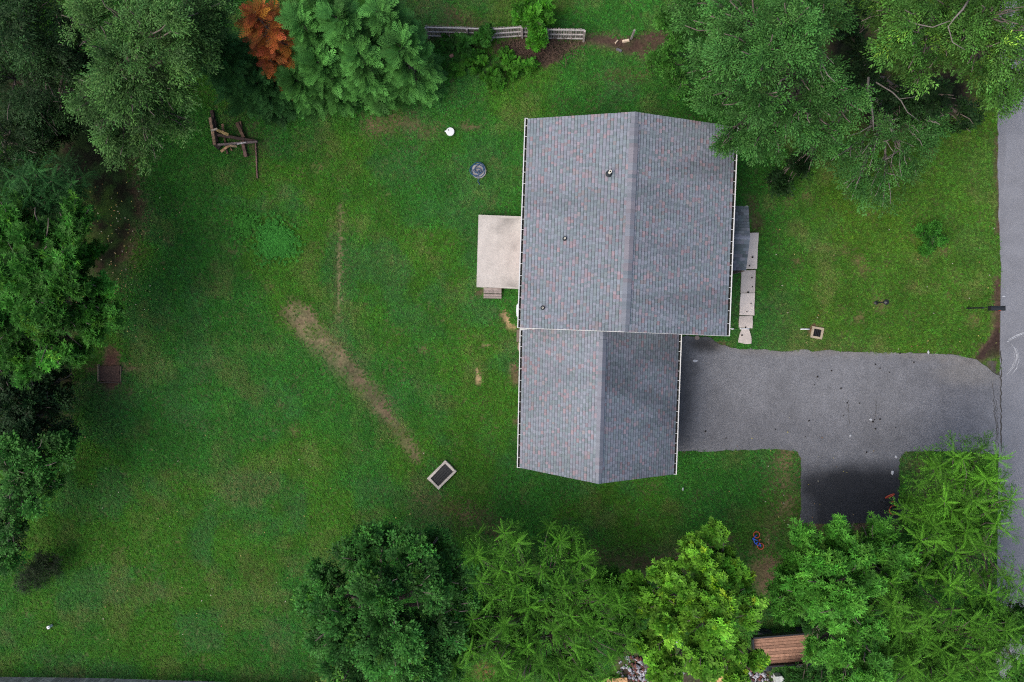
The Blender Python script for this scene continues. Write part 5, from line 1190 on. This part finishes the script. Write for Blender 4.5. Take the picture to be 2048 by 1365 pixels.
# ------------------------------------------------------------------ dry brush under the fence, fallen leaves
rng = np.random.default_rng(70); n = 900
cp = [P(x, y, .05) for x, y in zip(rng.normal(1075, 34, n), rng.normal(98, 11, n))]
mb = MB()
for i, p in enumerate(cp):
    a = rng.uniform(0, 6.28); L = rng.uniform(.15, .45); e = Vector((math.cos(a), math.sin(a), rng.uniform(-.05, .5))) * L
    mb.beam(p, p + e, .012, .008, tuple(np.array((.07, .045, .033)) * rng.uniform(.5, 1.7)))
tag(mb.build('dry_brush', M['wood']), 'brown dry twigs heaped along the foot of the grey fence', 'brush', kind='stuff')
n = 420; mb = MB()
for i in range(n):
    g = rng.random()
    if g < .45: x, y = rng.normal(235, 50), rng.normal(520, 90)
    elif g < .7: x, y = rng.uniform(150, 900), rng.uniform(850, 1280)
    elif g < .85: x, y = rng.normal(1580, 60), rng.normal(990, 60)
    else: x, y = rng.uniform(1540, 1990), rng.uniform(440, 700)
    p = P(x, y, .075); a = rng.uniform(0, 6.28); s = rng.uniform(.02, .045); d = Vector((math.cos(a), math.sin(a), rng.uniform(-.2, .2))) * s; q = Vector((-d.y, d.x, rng.uniform(-.01, .01))) * .6
    mb.add([p - d, p - q, p + d, p + q], [(0, 1, 2, 3)], [(.38, .33, .10), (.30, .22, .12), (.36, .34, .26), (.25, .14, .06)][int(rng.integers(0, 4))])
tag(mb.build('fallen_leaves', M['leaf']), 'tiny yellow and tan fallen leaves scattered over the lawn', 'leaves', kind='stuff')

# ------------------------------------------------------------------ grass
def lookup(A, X, Y):
    i = np.clip(np.searchsorted(GYe, Y) , 0, len(GYe) - 1); j = np.clip(np.searchsorted(GXe, X), 0, len(GXe) - 1); return A[i, j]
rng = np.random.default_rng(80)
corners = [P(-40, -40), P(2088, -40), P(-40, 1405), P(2088, 1405)]
x0, x1 = min(c.x for c in corners), max(c.x for c in corners); y0, y1 = min(c.y for c in corners), max(c.y for c in corners)
NG = int((x1 - x0) * (y1 - y0) * 230)
gx, gy = rng.uniform(x0, x1, NG), rng.uniform(y0, y1, NG)
soil = lookup(np.clip(cl * 1.15, 0, 1), gx, gy); keep = rng.random(NG) > np.clip(soil * 1.25, 0, .985)
for poly in (DRIVE, ROAD, [(p.x, p.y) for p in (mNW, mNE, mSE, mSW)], [(p.x, p.y) for p in (gNW, gNE, gSE, gSW)], pp, px((1470, 466), (1517, 466), (1511, 590), (1508, 656), (1502, 688), (1478, 687), (1477, 633), (1481, 540)), px((893, 920), (912, 943), (876, 978), (857, 955)), px((201, 733), (241, 731), (241, 764), (201, 763)), px((1624, 657), (1644, 660), (1643, 676), (1622, 673))):
    keep &= ~inpoly(gx, gy, poly)
gx, gy = gx[keep], gy[keep]; NG = len(gx)
gz = lookup(ZZ, gx, gy); gc = lookup(GC, gx, gy) * rng.uniform(.72, 1.28, (NG, 1)) * (1 + rng.normal(0, .11, (NG, 3)))
dry = lookup(DRY, gx, gy)[:, None] * rng.uniform(.2, 1.1, (NG, 1)); gc = gc * (1 - dry) + np.array([.15, .12, .055]) * dry
gc *= (.8 + .5 * fbm(gx, gy, .8, 88))[:, None] * 1.52 * (1 - .6 * lookup(WOODSHADE, gx, gy)[:, None])
gs = rng.uniform(.65, 1.25, NG) * (1 - .35 * lookup(SOIL, gx, gy)) * (.75 + .5 * lookup(n1, gx, gy))
gme = bpy.data.meshes.new('grass'); gme.vertices.add(NG); gme.vertices.foreach_set('co', np.stack([gx, gy, gz], -1).astype(np.float32).ravel())
a = gme.attributes.new('gcol', 'FLOAT_COLOR', 'POINT'); a.data.foreach_set('color', np.hstack([np.clip(gc, .004, .6), np.ones((NG, 1))]).astype(np.float32).ravel())
a = gme.attributes.new('gsc', 'FLOAT', 'POINT'); a.data.foreach_set('value', gs.astype(np.float32))
a = gme.attributes.new('grot', 'FLOAT_VECTOR', 'POINT'); a.data.foreach_set('vector', np.stack([rng.normal(0, .15, NG), rng.normal(0, .15, NG), rng.uniform(0, 6.28, NG)], -1).astype(np.float32).ravel())
grass = link('grass', gme, M['grass']); tag(grass, 'short mown green lawn grass', 'grass', kind='stuff')
tc = bpy.data.collections.new('grass_tufts')
for k in range(4):
    r = random.Random(k); V, Fq = [], []
    for i in range(15):
        az = r.uniform(0, 6.28); o = Vector((r.uniform(-.035, .035), r.uniform(-.035, .035), 0)); L = r.uniform(.05, .10); e = r.uniform(.15, 1.0); wd = r.uniform(.006, .011)
        d = Vector((math.cos(az) * math.cos(e), math.sin(az) * math.cos(e), math.sin(e))); s = Vector((-math.sin(az), math.cos(az), 0)) * wd; m = o + d * L * .55; t = o + d * L - Vector((0, 0, L * .22))
        b = len(V); V += [o - s * .7, o + s * .7, m + s, m - s, t]; Fq += [(b, b + 1, b + 2, b + 3), (b + 3, b + 2, b + 4)]
    me = bpy.data.meshes.new('tuft'); me.from_pydata([tuple(v) for v in V], [], Fq); me.materials.append(M['grass']); tc.objects.link(bpy.data.objects.new('tuft', me))
ng = bpy.data.node_groups.new('grass_tufts', 'GeometryNodeTree')
ng.interface.new_socket('Geometry', in_out='INPUT', socket_type='NodeSocketGeometry'); ng.interface.new_socket('Geometry', in_out='OUTPUT', socket_type='NodeSocketGeometry')
N, Lk = ng.nodes, ng.links
gi, go = N.new('NodeGroupInput'), N.new('NodeGroupOutput'); ip = N.new('GeometryNodeInstanceOnPoints'); ci = N.new('GeometryNodeCollectionInfo'); ci.inputs['Collection'].default_value = tc; ci.inputs['Separate Children'].default_value = True
na = N.new('GeometryNodeInputNamedAttribute'); na.data_type = 'FLOAT'; na.inputs['Name'].default_value = 'gsc'
nr = N.new('GeometryNodeInputNamedAttribute'); nr.data_type = 'FLOAT_VECTOR'; nr.inputs['Name'].default_value = 'grot'
Lk.new(gi.outputs[0], ip.inputs['Points']); Lk.new(ci.outputs[0], ip.inputs['Instance']); ip.inputs['Pick Instance'].default_value = True
Lk.new([s for s in nr.outputs if s.enabled][0], ip.inputs['Rotation']); Lk.new([s for s in na.outputs if s.enabled][0], ip.inputs['Scale']); Lk.new(ip.outputs[0], go.inputs[0])
md = grass.modifiers.new('tufts', 'NODES'); md.node_group = ng
print('GRASS', NG, 'LEAF TRIS', NTRI)
